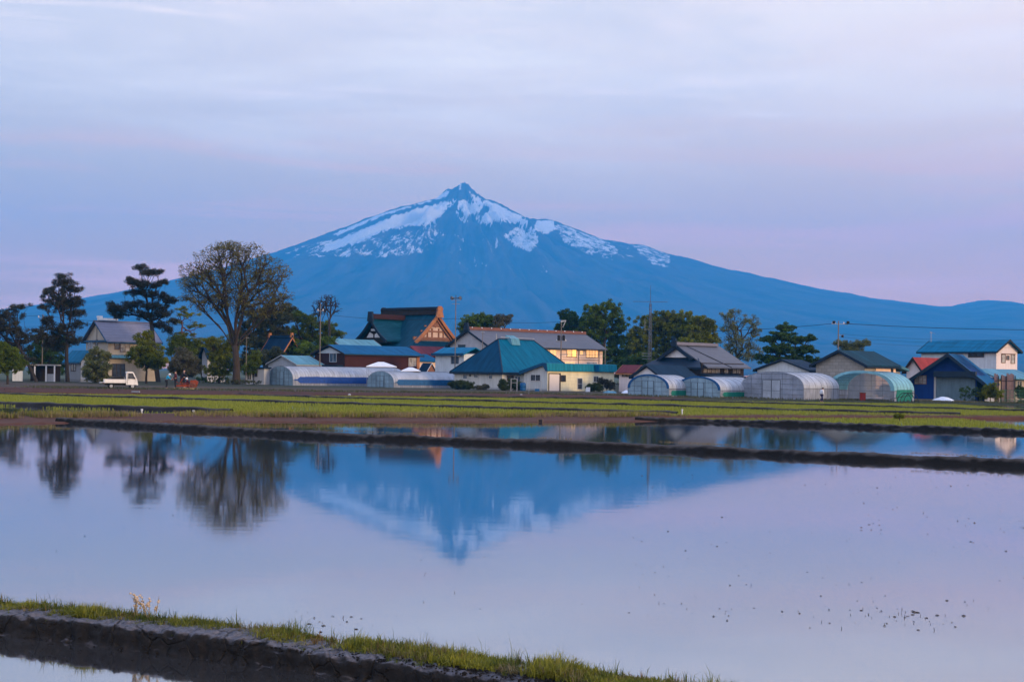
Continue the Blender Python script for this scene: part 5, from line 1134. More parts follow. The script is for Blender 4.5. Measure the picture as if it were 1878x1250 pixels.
tree('broadleaf_tree', 'tallest dark green tree with a bumpy top right of the lit house', 1104, 712, [(1118, 560, 24, 10), (1090, 568, 22, 12), (1130, 568, 10, 8), (1100, 585, 40, 18), (1136, 592, 22, 18), (1085, 612, 34, 26), (1130, 625, 34, 28), (1105, 650, 46, 22), (1150, 655, 26, 22), (1070, 640, 30, 24), (1128, 668, 34, 12), (1100, 600, 30, 24)], 'green', D=296, n=480, per=15, size=3.4, trunk=8, group=GT)
tree('broadleaf_tree', 'wide olive green tree behind the lattice mast', 1210, 713, [(1190, 590, 26, 14), (1222, 578, 26, 10), (1252, 580, 28, 11), (1205, 608, 44, 22), (1250, 606, 36, 22), (1180, 630, 32, 24), (1230, 640, 44, 26), (1190, 660, 34, 16), (1225, 600, 40, 24), (1165, 648, 24, 22), (1168, 612, 16, 14)], 'mid', D=292, n=480, per=15, size=3.4, trunk=8, group=GT)
tree('broadleaf_tree', 'yellow green tree behind the ridge of the grey roofed farmhouse', 1285, 713, [(1284, 587, 22, 10), (1300, 598, 18, 12), (1275, 605, 32, 18), (1300, 622, 24, 22), (1270, 635, 30, 24)], 'mid', D=288, n=280, per=14, size=3.3, trunk=6, group=GT)
tree('broadleaf_tree', 'airy light tree with open branches right of the farmhouse roof', 1350, 715, [(1336, 578, 16, 12), (1352, 570, 12, 5), (1375, 588, 18, 13), (1345, 602, 24, 16), (1385, 606, 12, 16), (1356, 625, 34, 14), (1340, 645, 28, 16), (1376, 648, 26, 18)], 'pale', D=250, n=340, leaders=4, dense=3, per=7, size=3.0, trunk=6, fork=660, bark=BARKD, tip=.025)
tree('broadleaf_tree', 'dark glossy tree with big leaf clumps behind the white gabled store', 1450, 716, [(1444, 600, 18, 8), (1436, 614, 24, 10), (1462, 622, 22, 9), (1408, 622, 14, 7), (1485, 622, 10, 9), (1430, 640, 32, 11), (1474, 642, 26, 10), (1405, 656, 18, 10), (1450, 658, 40, 11), (1490, 662, 16, 8)], 'dark', D=224, n=210, per=15, size=4.4, spread=3.4, trunk=6, flat=.6, shell=.6)
tree('broadleaf_tree', 'low pale tree showing over the ridge of the block barn', 1562, 720, [(1552, 632, 14, 7), (1572, 632, 16, 8), (1590, 628, 7, 5), (1535, 628, 7, 5), (1560, 645, 26, 9)], 'pale', D=230, n=110, per=9, trunk=3)
tree('broadleaf_tree', 'bright green tree at the left edge beside the carport', 14, 704, [(14, 652, 28, 18), (-4, 640, 20, 14), (32, 664, 16, 12), (10, 672, 36, 14), (4, 634, 14, 8)], 'bright', n=230, per=13, trunk=4)
tree('broadleaf_tree', 'dark shady tree behind the carport roof', 92, 700, [(88, 648, 26, 16), (70, 664, 24, 16), (108, 664, 24, 22), (90, 676, 40, 16), (104, 636, 20, 12), (80, 625, 24, 14), (112, 622, 20, 12), (66, 645, 24, 16)], 'dark', D=222, n=330, per=13, trunk=4)
tree('broadleaf_tree', 'dark leafy background tree left of the garden house', 372, 700, [(368, 640, 20, 16), (356, 658, 18, 18), (376, 668, 22, 18), (350, 680, 26, 14)], 'deep', D=244, n=150, per=13, trunk=3)
tree('broadleaf_tree', 'dark hedge like tree behind the lean-to shed', 470, 700, [(470, 655, 30, 16), (500, 650, 24, 16), (450, 668, 24, 14)], 'deep', D=246, n=150, per=14, trunk=3)
tree('broadleaf_tree', 'dark low tree filling the gap behind the white porch', 1172, 713, [(1160, 668, 24, 14), (1180, 660, 20, 16), (1140, 672, 22, 12)], 'dark', D=242, n=130, per=13, trunk=3)
# shrubs
def shrub(label, px, py, lobes, leaf='bush', n=70, D=None, name='shrub', **k): return tree(name, label, px, py, lobes, leaf, D=D, n=n, per=k.pop('per', 12), trunk=1.6, size=k.pop('size', 2.4), spread=2.0, cat='shrub', fork=py - 2, tip=.012, crown='foliage', **k)
shrub('low broad leafy green bush at the end of the second blue sided tunnel', 845, 714, [(835, 706, 16, 7), (855, 706, 18, 7), (845, 703, 12, 6)], n=110, size=3.0)
shrub('dead brown brush heap left of the hip roofed house door', 885, 715, [(880, 711, 12, 4), (890, 709, 8, 5)], 'olive', n=40)
shrub('small dark bush under the farmhouse window left of the frame', 922, 716, [(921, 704, 7, 9), (925, 710, 9, 5)], n=50)
shrub('dark leafy bush behind the pipe frame', 942, 716, [(938, 703, 10, 9), (948, 706, 9, 9)], n=70)
shrub('rounded bush in front of the cream annex', 1090, 718, [(1090, 709, 14, 7), (1082, 712, 10, 5), (1098, 711, 10, 5)], n=90)
shrub('loose grey leaved shrub against the cream annex wall', 1114, 718, [(1110, 702, 14, 8), (1122, 706, 12, 8), (1102, 698, 6, 6)], 'plum', n=80, per=8)
shrub('dark bonsai like pine in front of the red roofed cottage', 1148, 716, [(1150, 698, 13, 8), (1134, 688, 8, 4), (1158, 704, 9, 7)], 'plum', n=90)
shrub('dark bush with reddish tips in front of the teal greenhouse', 1625, 733, [(1625, 714, 15, 9), (1616, 720, 12, 8), (1636, 720, 10, 8)], 'dark', n=110)
shrub('rounded yellow green bush beside the clipped hedge', 1816, 734, [(1818, 716, 17, 12), (1806, 724, 12, 9), (1828, 722, 12, 10), (1822, 708, 8, 5)], 'mid', n=150)
shrub('small bush behind the green net fence at the right edge', 1872, 733, [(1872, 718, 10, 12), (1882, 722, 12, 12)], 'dark', n=80)
shrub('low dark bush beside the clipped hedge near the barn door', 1757, 731, [(1757, 727, 10, 4)], 'dark', n=40)
shrub('narrow dark shrub standing before the green sided greenhouse', 1357, 724, [(1357, 716, 4.5, 7)], 'dark', n=30)
shrub('second narrow dark shrub, nearest to the large clear greenhouse', 1371, 724.5, [(1371, 716, 4, 7)], 'dark', n=30)
def hedge(label, px0, px1, py, hpx, leaf='bush', D=None, dep=1.6):
    p0 = base(px0, py, D); p1 = base(px1, py, p0.y); s_ = F / p0.y; t = thing('hedge', label, 'hedge', p0); ln = p1.x - p0.x; hh = hpx / s_
    P = [Vector((random.uniform(0, ln), random.uniform(0, dep), hh * random.random() ** .6)) for _ in range(int(26 * ln * hh))]
    b = MB()
    for x in np.arange(.2, ln, .5): b.tube([(x, dep / 2, -.1), (x + .05, dep / 2, hh * .8)], [.03, .015], 5)
    b.build('stems', BARKD, t); leaf_mesh('foliage', leaves(P, 11, 2.2 / s_, 2.4 / s_, .9), LF[leaf], t)
hedge('clipped dark hedge below the zelkova on the left side', 355, 418, 702, 10, 'dark')
hedge('low trimmed hedge right of the zelkova trunk', 414, 478, 705, 8, 'deep')
hedge('tall box clipped dark hedge in front of the blue barn', 1763, 1796, 733, 24, 'dark')

# ------------------------------------------------------------------ vehicles
def kei_truck(label, p, rz, cover, tail_down=False, canopy=False):
    """x forward, y to the left; 3.3 m long"""
    t = thing('pickup_truck', label, 'truck', p, rz, None); C_ = M['carp']; hw = .72
    cab = [(.55, .42), (1.66, .42), (1.70, .62), (1.64, .98), (1.28, 1.70), (1.16, 1.77), (.66, 1.77), (.58, 1.70), (.55, 1.4)]
    MB().prism(cab, -hw, hw, 'y').build('cab', C_, t)
    MB().prism([(1.625, 1.02), (1.65, 1.02), (1.315, 1.67), (1.29, 1.67)], -hw + .1, hw - .1, 'y').build('windscreen', M['glass'], t)
    for sg in (-1, 1):
        y0, y1 = (hw + .004, hw + .02) if sg > 0 else (-hw - .02, -hw - .004)
        MB().prism([(.72, 1.03), (1.46, 1.03), (1.20, 1.62), (.74, 1.62)], y0, y1, 'y').build('side_window', M['glass'], t)
        dr = MB().box(.66, .68, y0, y1, .5, 1.66).box(1.50, 1.515, y0, y1, .75, 1.0).build('door_seam', M['black'], t)
        MB().box(.74, .86, sg * (hw + .022) - .008, sg * (hw + .022) + .008, .93, .96).build('door_handle', M['black'], t)
        MB().box(1.36, 1.44, sg * (hw + .12) - .07, sg * (hw + .12) + .07, 1.02, 1.2).build('mirror', M['black'], t)
        MB().box(1.655, 1.70, sg * .52 - .13, sg * .52 + .13, .62, .78).build('headlight', M['glass_b'], t)
    MB().box(1.68, 1.74, -hw, hw, .38, .58).build('bumper', M['carp'], t)
    MB().box(1.745, 1.755, -.17, .17, .44, .54).build('number_plate', M['white'], t)
    MB().prism([(.53, 1.05), (.545, 1.05), (.57, 1.6), (.555, 1.6)], -.5, .5, 'y').build('rear_window', M['glass_b'], t)
    MB().box(-1.62, .50, -hw, hw, .60, .68).build('bed', C_, t)
    MB().box(-1.6, .5, hw - .03, hw, .685, .98).box(-1.6, .5, -hw, -hw + .03, .685, .98).box(.47, .5, -hw + .031, hw - .031, .685, .98).build('bed_side', C_, t)
    g = MB().prism([(-1.63, .68), (-1.63, .65), (-2.05, .60), (-2.05, .63)], -hw, hw, 'y') if tail_down else MB().box(-1.63, -1.602, -hw, hw, .68, .98)
    g.build('tailgate', C_, t)
    MB().box(-1.5, 1.6, -.35, .35, .36, .59).build('chassis', M['black'], t)
    if cover: MB().prism([(-1.45, .69), (.35, .69), (.35, 1.15), (.1, 1.30), (-.6, 1.22), (-1.4, .95)], -.62, .62, 'y').build('cargo', cover, t)
    if canopy: MB().box(-1.58, .46, -hw + .035, hw - .035, .985, 1.72).build('canopy', M['navy'], t)
    for x in (-.92, 1.20):
        for sg in (-1, 1):
            y_ = sg * (hw - .09); w_ = MB()
            for a, b_ in ((.27, .075),): 
                w_.add([(x + a * cos(2 * pi * i / 16), y_ + s2 * b_, .27 + a * sin(2 * pi * i / 16)) for s2 in (-1, 1) for i in range(16)], [(i, (i + 1) % 16, 16 + (i + 1) % 16, 16 + i) for i in range(16)] + [tuple(range(16)), tuple(range(31, 15, -1))])
            o = bpy.data.objects.new('wheel', None); COL.objects.link(o); o.parent = t
            w_.build('tyre', M['black'], o)
            r_ = MB().add([(x + .16 * cos(2 * pi * i / 14), y_ + sg * (.078 if k else .05), .27 + .16 * sin(2 * pi * i / 14)) for k in (0, 1) for i in range(14)], [(i, (i + 1) % 14, 14 + (i + 1) % 14, 14 + i) for i in range(14)] + [tuple(range(14)), tuple(range(27, 13, -1))])
            r_.build('rim', M['steel'], o)
    for sg in (-1, 1): MB().box(-1.66, -1.635, sg * .58 - .1, sg * .58 + .1, .48, .60).build('tail_light', M['roof_red_x'], t)
    return t
p = base(220, 712.5); k = F / p.y
kei_truck('small white pickup truck with lowered tailgate and dark load on the field edge at left', p, R(20), M['soot'], tail_down=True)
p = base(1707, 729, 193)
kei_truck('small white pickup truck with a dark boxed bed parked before the blue barn', p, R(-42), None, canopy=True)

# ------------------------------------------------------------------ people
def skin_mesh(name, joints, bones, rad, mat, parent):
    me = bpy.data.meshes.new(name); me.from_pydata(joints, bones, []); o = bpy.data.objects.new(name, me); COL.objects.link(o)
    sk = o.modifiers.new('skin', 'SKIN'); ly = me.skin_vertices[0].data if me.skin_vertices else None
    if ly is None:
        return o
    for i, r_ in enumerate(rad): ly[i].radius = r_ if isinstance(r_, tuple) else (r_, r_)
    ly[0].use_root = True; sb = o.modifiers.new('sub', 'SUBSURF'); sb.levels = 1; sb.render_levels = 2
    me.materials.append(mat); o.parent = parent; return o
SKINM = plain('skin', (.42, .25, .18), .6, .05); HAIR = plain('dark_hair', (.015, .012, .012), .7)
def person(label, p, rz, pose, top, legs, hat=None, k=1.0, boots=True):
    """pose: dict of joint offsets (x ahead, y left, z up)"""
    t = thing('person', label, 'person', p, rz, None); t.scale = (k, k, k)
    J = dict(pel=(0, 0, .92), chest=(0, 0, 1.28), neck=(.01, 0, 1.46), head=(.03, 0, 1.60), top=(.03, 0, 1.70), lsh=(0, .19, 1.40), lel=(.03, .25, 1.12), lwr=(.12, .24, .88), lhand=(.17, .23, .80), rsh=(0, -.19, 1.40), rel=(.03, -.25, 1.12), rwr=(.12, -.24, .88), rhand=(.17, -.23, .80),
             lhip=(0, .10, .86), lkn=(.05, .11, .48), lan=(.0, .12, .08), lft=(.15, .12, .04), rhip=(0, -.10, .86), rkn=(.03, -.11, .48), ran=(-.03, -.12, .08), rft=(.12, -.12, .04)); J.update(pose)
    def sm(names, bones, rad, nm, mat, par): 
        ix = {n: i for i, n in enumerate(names)}; return skin_mesh(nm, [J[n] for n in names], [(ix[a], ix[b]) for a, b in bones], rad, mat, par)
    body = sm(['pel', 'chest', 'neck', 'head', 'top', 'lsh', 'lel', 'lwr', 'lhand', 'rsh', 'rel', 'rwr', 'rhand', 'lhip', 'lkn', 'lan', 'lft', 'rhip', 'rkn', 'ran', 'rft'],
       [('pel', 'chest'), ('chest', 'neck'), ('neck', 'head'), ('head', 'top'), ('chest', 'lsh'), ('lsh', 'lel'), ('lel', 'lwr'), ('lwr', 'lhand'), ('chest', 'rsh'), ('rsh', 'rel'), ('rel', 'rwr'), ('rwr', 'rhand'), ('pel', 'lhip'), ('lhip', 'lkn'), ('lkn', 'lan'), ('lan', 'lft'), ('pel', 'rhip'), ('rhip', 'rkn'), ('rkn', 'ran'), ('ran', 'rft')],
       [.12, .13, .055, .10, .07, .06, .045, .033, .04, .06, .045, .033, .04, .08, .055, .04, .04, .08, .055, .04, .04], 'body', SKINM, t)
    sm(['pel', 'chest', 'neck', 'lsh', 'lel', 'lwr', 'rsh', 'rel', 'rwr'], [('pel', 'chest'), ('chest', 'neck'), ('chest', 'lsh'), ('lsh', 'lel'), ('lel', 'lwr'), ('chest', 'rsh'), ('rsh', 'rel'), ('rel', 'rwr')], [(.17, .14), (.19, .15), .075, .085, .07, .055, .085, .07, .055], 'jacket', top, t)
    sm(['pel', 'lhip', 'lkn', 'lan', 'rhip', 'rkn', 'ran'], [('pel', 'lhip'), ('lhip', 'lkn'), ('lkn', 'lan'), ('pel', 'rhip'), ('rhip', 'rkn'), ('rkn', 'ran')], [.14, .105, .08, .065, .105, .08, .065], 'trousers', legs, t)
    hd = Vector(J['head']); b = MB().lathe([(.0, .135), (.06, .125), (.105, .08), (.118, .02), (.12, .0), (.10, -.005)] if hat is None else [(.0, .15), (.07, .14), (.115, .09), (.12, .03), (.19, .015), (.19, .0), (.10, .0)], (hd.x, hd.y, hd.z + .02), 12)
    b.build('hair' if hat is None else 'hat', hat or HAIR, t, smooth=True)
    return t
CY_ = plain('cyan_jacket', (.015, .26, .48), .7, .1); MAR = plain('maroon_jacket', (.055, .012, .025), .8, .1); DK = plain('dark_work_clothes', (.012, .013, .02), .8, .1); WH = plain('white_shirt', (.62, .64, .68), .8, .05); NV = plain('navy_trousers', (.012, .016, .06), .8, .1); ORG = plain('orange_machine_paint', (.20, .035, .010), .6, .3, 5)
bend = dict(chest=(.12, 0, 1.22), neck=(.26, 0, 1.36), head=(.34, 0, 1.46), top=(.38, 0, 1.55), lsh=(.14, .19, 1.32), rsh=(.14, -.19, 1.32), lel=(.30, .22, 1.10), rel=(.32, -.22, 1.12), lwr=(.48, .16, .98), rwr=(.52, -.16, 1.02), lhand=(.55, .15, .97), rhand=(.59, -.15, 1.0))
def pp(px, py, D=None): return base(px, py, D)
person('farm worker in a cyan jacket and white hat beside the orange machine', pp(305, 712), R(5), bend, CY_, DK, hat=M['white'], k=1.0)
person('standing farm worker in a maroon jacket next to the cyan jacket', pp(322, 712), R(190), dict(lel=(.08, .24, 1.14), lwr=(.24, .20, 1.0), lhand=(.31, .19, .98)), MAR, DK, k=1.12)
person('tall farm worker in black clothes under the olive shrub', pp(337, 711), R(30), dict(rel=(.10, -.24, 1.14), rwr=(.27, -.2, 1.02), rhand=(.34, -.18, 1.0)), DK, DK, k=1.22)
person('crouching farm worker with a pale cap at the right end of the orange machine', pp(347, 712), R(185), dict(pel=(0, 0, .42), chest=(.16, 0, .74), neck=(.24, 0, .90), head=(.29, 0, 1.02), top=(.30, 0, 1.12), lsh=(.16, .19, .85), rsh=(.16, -.19, .85), lel=(.32, .22, .62), rel=(.32, -.22, .62), lwr=(.46, .16, .55), rwr=(.46, -.16, .55), lhand=(.53, .15, .53), rhand=(.53, -.15, .53),
       lhip=(.02, .12, .42), rhip=(.02, -.12, .42), lkn=(.38, .16, .48), rkn=(.36, -.16, .46), lan=(.12, .14, .08), ran=(.10, -.14, .08), lft=(.27, .14, .04), rft=(.25, -.14, .04)), MAR, DK, hat=M['white'], k=1.0)
q = gp(1507, 737, .22)
person('person in a white shirt and navy trousers walking along the rice field bund', (q.x, q.y, .20), R(20), dict(lkn=(.16, .10, .50), lan=(.12, .11, .10), lft=(.27, .11, .05), rkn=(-.02, -.10, .48), ran=(-.24, -.11, .14), rft=(-.12, -.11, .05), chest=(.05, 0, 1.27), neck=(.09, 0, 1.45), head=(.13, 0, 1.58), top=(.14, 0, 1.68), lel=(-.08, .24, 1.14), lwr=(-.02, .24, .90), lhand=(.0, .24, .82)), WH, NV, k=.80)
# orange walking tiller / planter
t = thing('rice_planter', 'low orange rice planting machine among the farm workers', 'farm machine', pp(345, 712), R(8))
b = MB().prism([(-1.2, .18), (.9, .18), (1.0, .34), (-.3, .46), (-1.3, .36)], -.35, .35, 'y'); b.build('float', ORG, t)
MB().prism([(.2, .50), (1.0, .40), (1.1, .75), (.8, .95), (.25, .90)], -.3, .3, 'y').build('engine_cover', ORG, t)
MB().box(-.9, .1, -.5, .5, .52, .58).prism([(-.9, .6), (-.85, .6), (-.55, 1.1), (-.6, 1.1)], -.5, .5, 'y').build('seedling_tray', ORG, t)
for sg in (-1, 1):
    MB().tube([(-1.0, sg * .3, .5), (-1.5, sg * .34, .95), (-1.75, sg * .34, .98)], .025, 5).build('handlebar', ORG, t)
    b = MB(); b.tube([(.5 + .33 * cos(a), sg * .55, .33 + .33 * sin(a)) for a in np.linspace(0, 2 * pi, 19)], .035, 5, cap=False)
    for a in np.linspace(0, 2 * pi, 9)[:-1]: b.tube([(.5, sg * .55, .33), (.5 + .33 * cos(a), sg * .55, .33 + .33 * sin(a))], .015, 4)
    b.build('wheel', M['rust'], t)
tag(MB().box(-1.0, 1.0, -.2, .2, .0, .07).box(-.95, .95, -.16, .16, .071, .10).build('plank', plain('yellow_plank', (.5, .34, .14), .8), loc=pp(346, 713.3), rz=R(3)), 'yellow wooden plank lying on the soil before the orange machine', 'plank')

# ------------------------------------------------------------------ poles, mast, wires
def pole(name, label, px, py0, py1, D, w=2.4, cat='pole', group=None):
    p = W(px, py0, D); p.z = zv(p.x); s_ = F / D; top = W(px, py1, D).z - p.z
    t = thing(name, label, cat, p, 0, group); MB().tube([(0, 0, -.3), (0, 0, top)], [w / s_ / 2 * .95, w / s_ / 2 * .62], 10).build('pole', M['polecon'], t); return t, top, s_
def arm(t, z, x0, x1, name='crossarm', r=.05): MB().tube([(x0, 0, z), (x1, 0, z)], r, 6).build(name, M['steel'], t)
def insul(t, xs, z):
    for x in xs: MB().lathe([(0, 0), (.07, 0), (.09, .08), (.05, .12), (.08, .2), (.0, .26)], (x, 0, z), 8).build('insulator', M['white'], t)
t, z, s_ = pole('utility_pole', 'grey utility pole before the pines at far left', 77, 690, 576, 206); arm(t, z - .5, -.7, .9); insul(t, (-.6, .1, .8), z - .45); arm(t, z - 2.6, -.2, .7); MB().lathe([(0, 0), (.22, 0), (.22, .7), (0, .75)], (.35, -.25, z - 3.6), 10).build('transformer', M['steel'], t)
t, z, s_ = pole('utility_pole', 'slim utility pole before the bright tree and bare trees', 586, 700, 556, 226); arm(t, z - 1.2, -.5, .5); insul(t, (-.4, .4), z - 1.15)
t, z, s_ = pole('utility_pole', 'thin grey pole just right of the zelkova trunk', 451, 698, 614, 208, 2.0); arm(t, z - .4, -.4, .4)
t, z, s_ = pole('speaker_pole', 'tall thin pole with horn speakers beside the temple gable', 834, 700, 548, 216, 2.4)
arm(t, z - .2, -.75, .75, 'bracket', .04); arm(t, z - .75, -.6, .6, 'bracket', .04)
for a in (-2.5, -.7, .6, 2.3):
    d = Vector((cos(a), sin(a) * .9, .05)); c0 = Vector((0, 0, z + .1)) + d * .15
    MB().tube([c0, c0 + d * .35, c0 + d * .75], [.06, .10, .27], 10).build('horn_speaker', M['tubing'], t)
MB().tube([(0, 0, z - .1), (0, 0, z + .55)], .06, 6).build('finial', M['tubing'], t)
t, z, s_ = pole('utility_pole', 'utility pole with transformer in front of the lit house windows', 1028, 708, 589, 222, 2.8); MB().prism([(-.1, z - .2), (.75, z + .05), (.75, z + .2), (-.1, z + .15)], -.12, .12, 'y').prism([(.15, z - .9), (.28, z - .95), (.72, z + .04), (.60, z + .04)], -.08, .08, 'y').build('bracket', M['steel'], t)
for xx in (-.38, .38): MB().lathe([(0, 0), (.2, 0), (.22, .08), (.22, .75), (.1, .85), (0, .86)], (xx, -.15, z - 3.0), 10).build('transformer', M['soot'], t)
arm(t, z - 3.1, -.8, .8); insul(t, (-.7, .7), z - 3.05); arm(t, z - 5.2, -.2, 1.1)
t, z, s_ = pole('service_pole', 'short slim grey post at the right end of the lit house', 1109, 712, 630, 220, 2.2)
t, z, s_ = pole('service_pole', 'short thin post on the left gable of the lit house', 884, 708, 604, 214, 1.6); arm(t, z - .4, -.3, .3)
t, z, s_ = pole('utility_pole', 'utility pole with dark insulators behind the block barn', 1536, 722, 588, 198, 3.0)
arm(t, z - .45, -.95, 1.35); insul(t, (-.85, -.45, .75, 1.25), z - .4)
for xx in (-.65, 1.3): MB().lathe([(0, 0), (.2, .0), (.24, .12), (.2, .3), (0, .34)], (xx, -.1, z - .35), 10).build('lightning_arrester', M['soot'], t)
MB().lathe([(0, 0), (.16, 0), (.18, .3), (0, .34)], (.55, -.1, z - 2.3), 8).build('switch_box', M['soot'], t); arm(t, z - 2.0, -.1, .8)
# lattice radio mast
p = W(1191, 690, 204); p.z = zv(p.x); t = thing('radio_mast', 'tall lattice radio mast with a long crossed aerial before the dark trees', 'radio mast', p); s_ = F / 204
zt = (W(1191, 556, 204) - p).z; b = MB()
for i in range(3):
    a = 2 * pi * i / 3 + .3; q = lambda z_, a=a: (cos(a) * (.36 - .20 * z_ / zt), sin(a) * (.36 - .20 * z_ / zt), z_)
    b.tube([q(-.2), q(zt)], .04, 5)
    a2 = 2 * pi * (i + 1) / 3 + .3; q2 = lambda z_, a=a2: (cos(a) * (.36 - .20 * z_ / zt), sin(a) * (.36 - .20 * z_ / zt), z_)
    zz = 0
    while zz < zt - .5: b.tube([q(zz), q2(zz + .5)], .018, 3, cap=False); b.tube([q2(zz + .25), q(zz + .5)], .018, 3, cap=False); zz += .5
b.build('lattice', M['tubing'], t)
MB().tube([(0, 0, zt - .4), (0, 0, zt + .4), (0, 0, (W(1191, 523, 204) - p).z)], [.05, .04, .02], 6).build('mast_tip', M['tubing'], t)
ya = (W(1191, 553, 204) - p).z; MB().tube([(-2.5, 0, ya), (2.5, .3, ya)], .03, 5).tube([(-.3, -1.2, ya), (-.3, 1.2, ya)], .02, 4).tube([(1.6, -1.2, ya), (1.6, 1.2, ya)], .02, 4).build('aerial', M['tubing'], t)
MB().tube([(-.75, 0, (W(1191, 606, 204) - p).z), (-.75, 0, (W(1191, 584, 204) - p).z)], .025, 5).tube([(-.75, 0, (W(1191, 604, 204) - p).z), (0, 0, (W(1191, 604, 204) - p).z)], .02, 4).build('aerial', M['steel'], t)
for yy in (648, 653, 658): MB().tube([(-1.1, 0, (W(1191, yy, 204) - p).z), (.2, 0, (W(1191, yy, 204) - p).z)], .022, 4).build('aerial_arm', M['steel'], t)
def wire(label, a, b_, sag, r=.022):
    A_, B_ = W(*a), W(*b_); pts = []
    for i in range(17):
        u = i / 16; q = A_.lerp(B_, u); q.z -= sag * 4 * u * (1 - u); pts.append(q)
    o = MB().tube(pts, r, 4).build('power_line', M['soot'], norm=False); tag(o, label, 'cable')
wire('black cable between the slim pole by the bare trees and the speaker pole', (586, 575, 226), (834, 584, 216), .5)
wire('black cable from the speaker pole to the pole before the lit house', (834, 584, 216), (1028, 590, 222), .35)
wire('black cable from the left edge of the picture to the leftmost utility pole', (-120, 574, 210), (77, 578, 206), .3)
wire('black cable from the leftmost utility pole across to the slim middle pole', (77, 578, 206), (586, 575, 226), 1.6)
wire('thick black cable from the right hand utility pole off to the right edge', (1548, 593, 198), (2050, 604, 190), .35, .035)
wire('black cable from the right hand utility pole to the pole before the lit house', (1528, 593, 198), (1028, 597, 222), 1.0, .03)
for k_, yy in enumerate((612, 618, 625)): wire('%s thin grey cable hanging below the thick cable at the right edge' % ('upper', 'middle', 'lower')[k_], (1540, yy, 198), (2050, yy + 5, 192), .7, .012)
for k_, yy in enumerate((648, 654)): wire('%s thin cable in front of the lit house wall' % ('upper', 'lower')[k_], (1030, yy, 220), (1109, yy + 1, 219), .15, .022)

# ------------------------------------------------------------------ yard things
def canopy(label, px0, px1, pyt, pye, pyb, D):
    p = base((px0 + px1) / 2, pyb, D); s_ = F / D; t = thing('canopy_tent', label, 'canopy', p); w_ = (px1 - px0) / s_ / 2
    z1 = (W(px0, pye, D) - p).z; z2 = (W(px0, pyt, D) - p).z
    MB().add([(-w_, -1.5, z1), (w_, -1.5, z1), (w_, 1.5, z1), (-w_, 1.5, z1), (-.25 * w_, 0, z2), (.15 * w_, 0, z2), (-w_, -1.5, z1 - .12), (w_, -1.5, z1 - .12), (w_, 1.5, z1 - .12), (-w_, 1.5, z1 - .12)], [(0, 1, 5, 4), (1, 2, 5), (2, 3, 4, 5), (3, 0, 4), (0, 6, 7, 1), (1, 7, 8, 2), (2, 8, 9, 3), (3, 9, 6, 0), (9, 8, 7, 6)]).build('cover', M['vinyl'], t)
    for sx_ in (-1, 1):
        for sy_ in (-1, 1): MB().tube([(sx_ * (w_ - .1), sy_ * 1.35, -.2), (sx_ * (w_ - .1), sy_ * 1.35, z1 - .1)], .03, 6).build('leg', M['steel'], t)
canopy('wide white canopy roof between the brown barn and the tunnel greenhouses', 673, 726, 663, 671, 704, 208)
canopy('smaller white canopy roof right of the wide one, at the barn corner', 737, 770, 673, 679, 704, 206)
def mound(name, label, cat, px, py, w_, h_, mat, seed, dep=.8, lumps=1.2):
    p = base(px, py); s_ = F / p.y; b = MB(); nr, na = 9, 22; vs = [(0, 0, h_ / s_)]; fs = []
    for i in range(1, nr + 1):
        for j in range(na):
            r_ = i / nr; a = 2 * pi * j / na; k = 1 + .25 * noise.noise(Vector((cos(a) * lumps, sin(a) * lumps, seed)))
            zz = h_ / s_ * (cos(r_ * pi / 2) ** .9) * (1 + .35 * noise.noise(Vector((cos(a) * r_ * lumps * 2, sin(a) * r_ * lumps * 2, seed + 5)))) if i < nr else -.05
            vs.append((cos(a) * r_ * k * w_ / s_ / 2, sin(a) * r_ * k * w_ / s_ / 2 * dep, zz))
    for j in range(na): fs.append((0, 1 + j, 1 + (j + 1) % na))
    for i in range(nr - 1):
        for j in range(na): a_, b__ = 1 + i * na, 1 + (i + 1) * na; fs.append((a_ + j, b__ + j, b__ + (j + 1) % na, a_ + (j + 1) % na))
    o = b.add(vs, fs).build(name, mat, smooth=True, loc=p, norm=False); return tag(o, label, cat)
mound('straw_heap', 'brown rounded straw heap in front of the leftmost tunnel greenhouse', 'heap', 585, 706.5, 25, 12, M['straw'], 1)
mound('earth_heap', 'low dark earth heap before the teal greenhouse', 'heap', 1632, 735, 38, 10, M['earthheap'], 2)
mound('plastic_bundle', 'white rolled plastic sheeting lying on the ground by the right hand truck', 'plastic sheet', 1730, 734, 36, 6.5, M['vinyl'], 3, 2.2)
mound('plastic_sheet', 'pale blue plastic sheet crumpled before the plum bush', 'plastic sheet', 1118, 720, 26, 4, M['roof_light_x'], 4, 2.5)
mound('plastic_sheet', 'white blue plastic sheet spread beside the arched greenhouse', 'plastic sheet', 1150, 720.5, 24, 5, M['vinyl'], 5, 2.5)
mound('clod', 'white scrap of plastic on the soil slope left of the road', 'scrap', 641, 723, 6, 1.4, M['concrete'], 6, 2.5)
mound('clod', 'white scrap of plastic on the soil slope below the pipe frame', 'scrap', 956, 723.5, 6, 1.4, M['concrete'], 7, 2.5)
mound('clod', 'dark clods dropped at the foot of the tractor trailer', 'heap', 668, 707.5, 20, 4, M['earthheap'], 8, 2)
tag(MB().box(-.55, .55, -.06, .06, .0, .10).box(-.5, .5, -.03, .03, .10, .13).build('board', M['concrete'], loc=gp(249, 719, .22), rz=R(-35)), 'short grey board lying on the soil bank in front of the white truck', 'board')
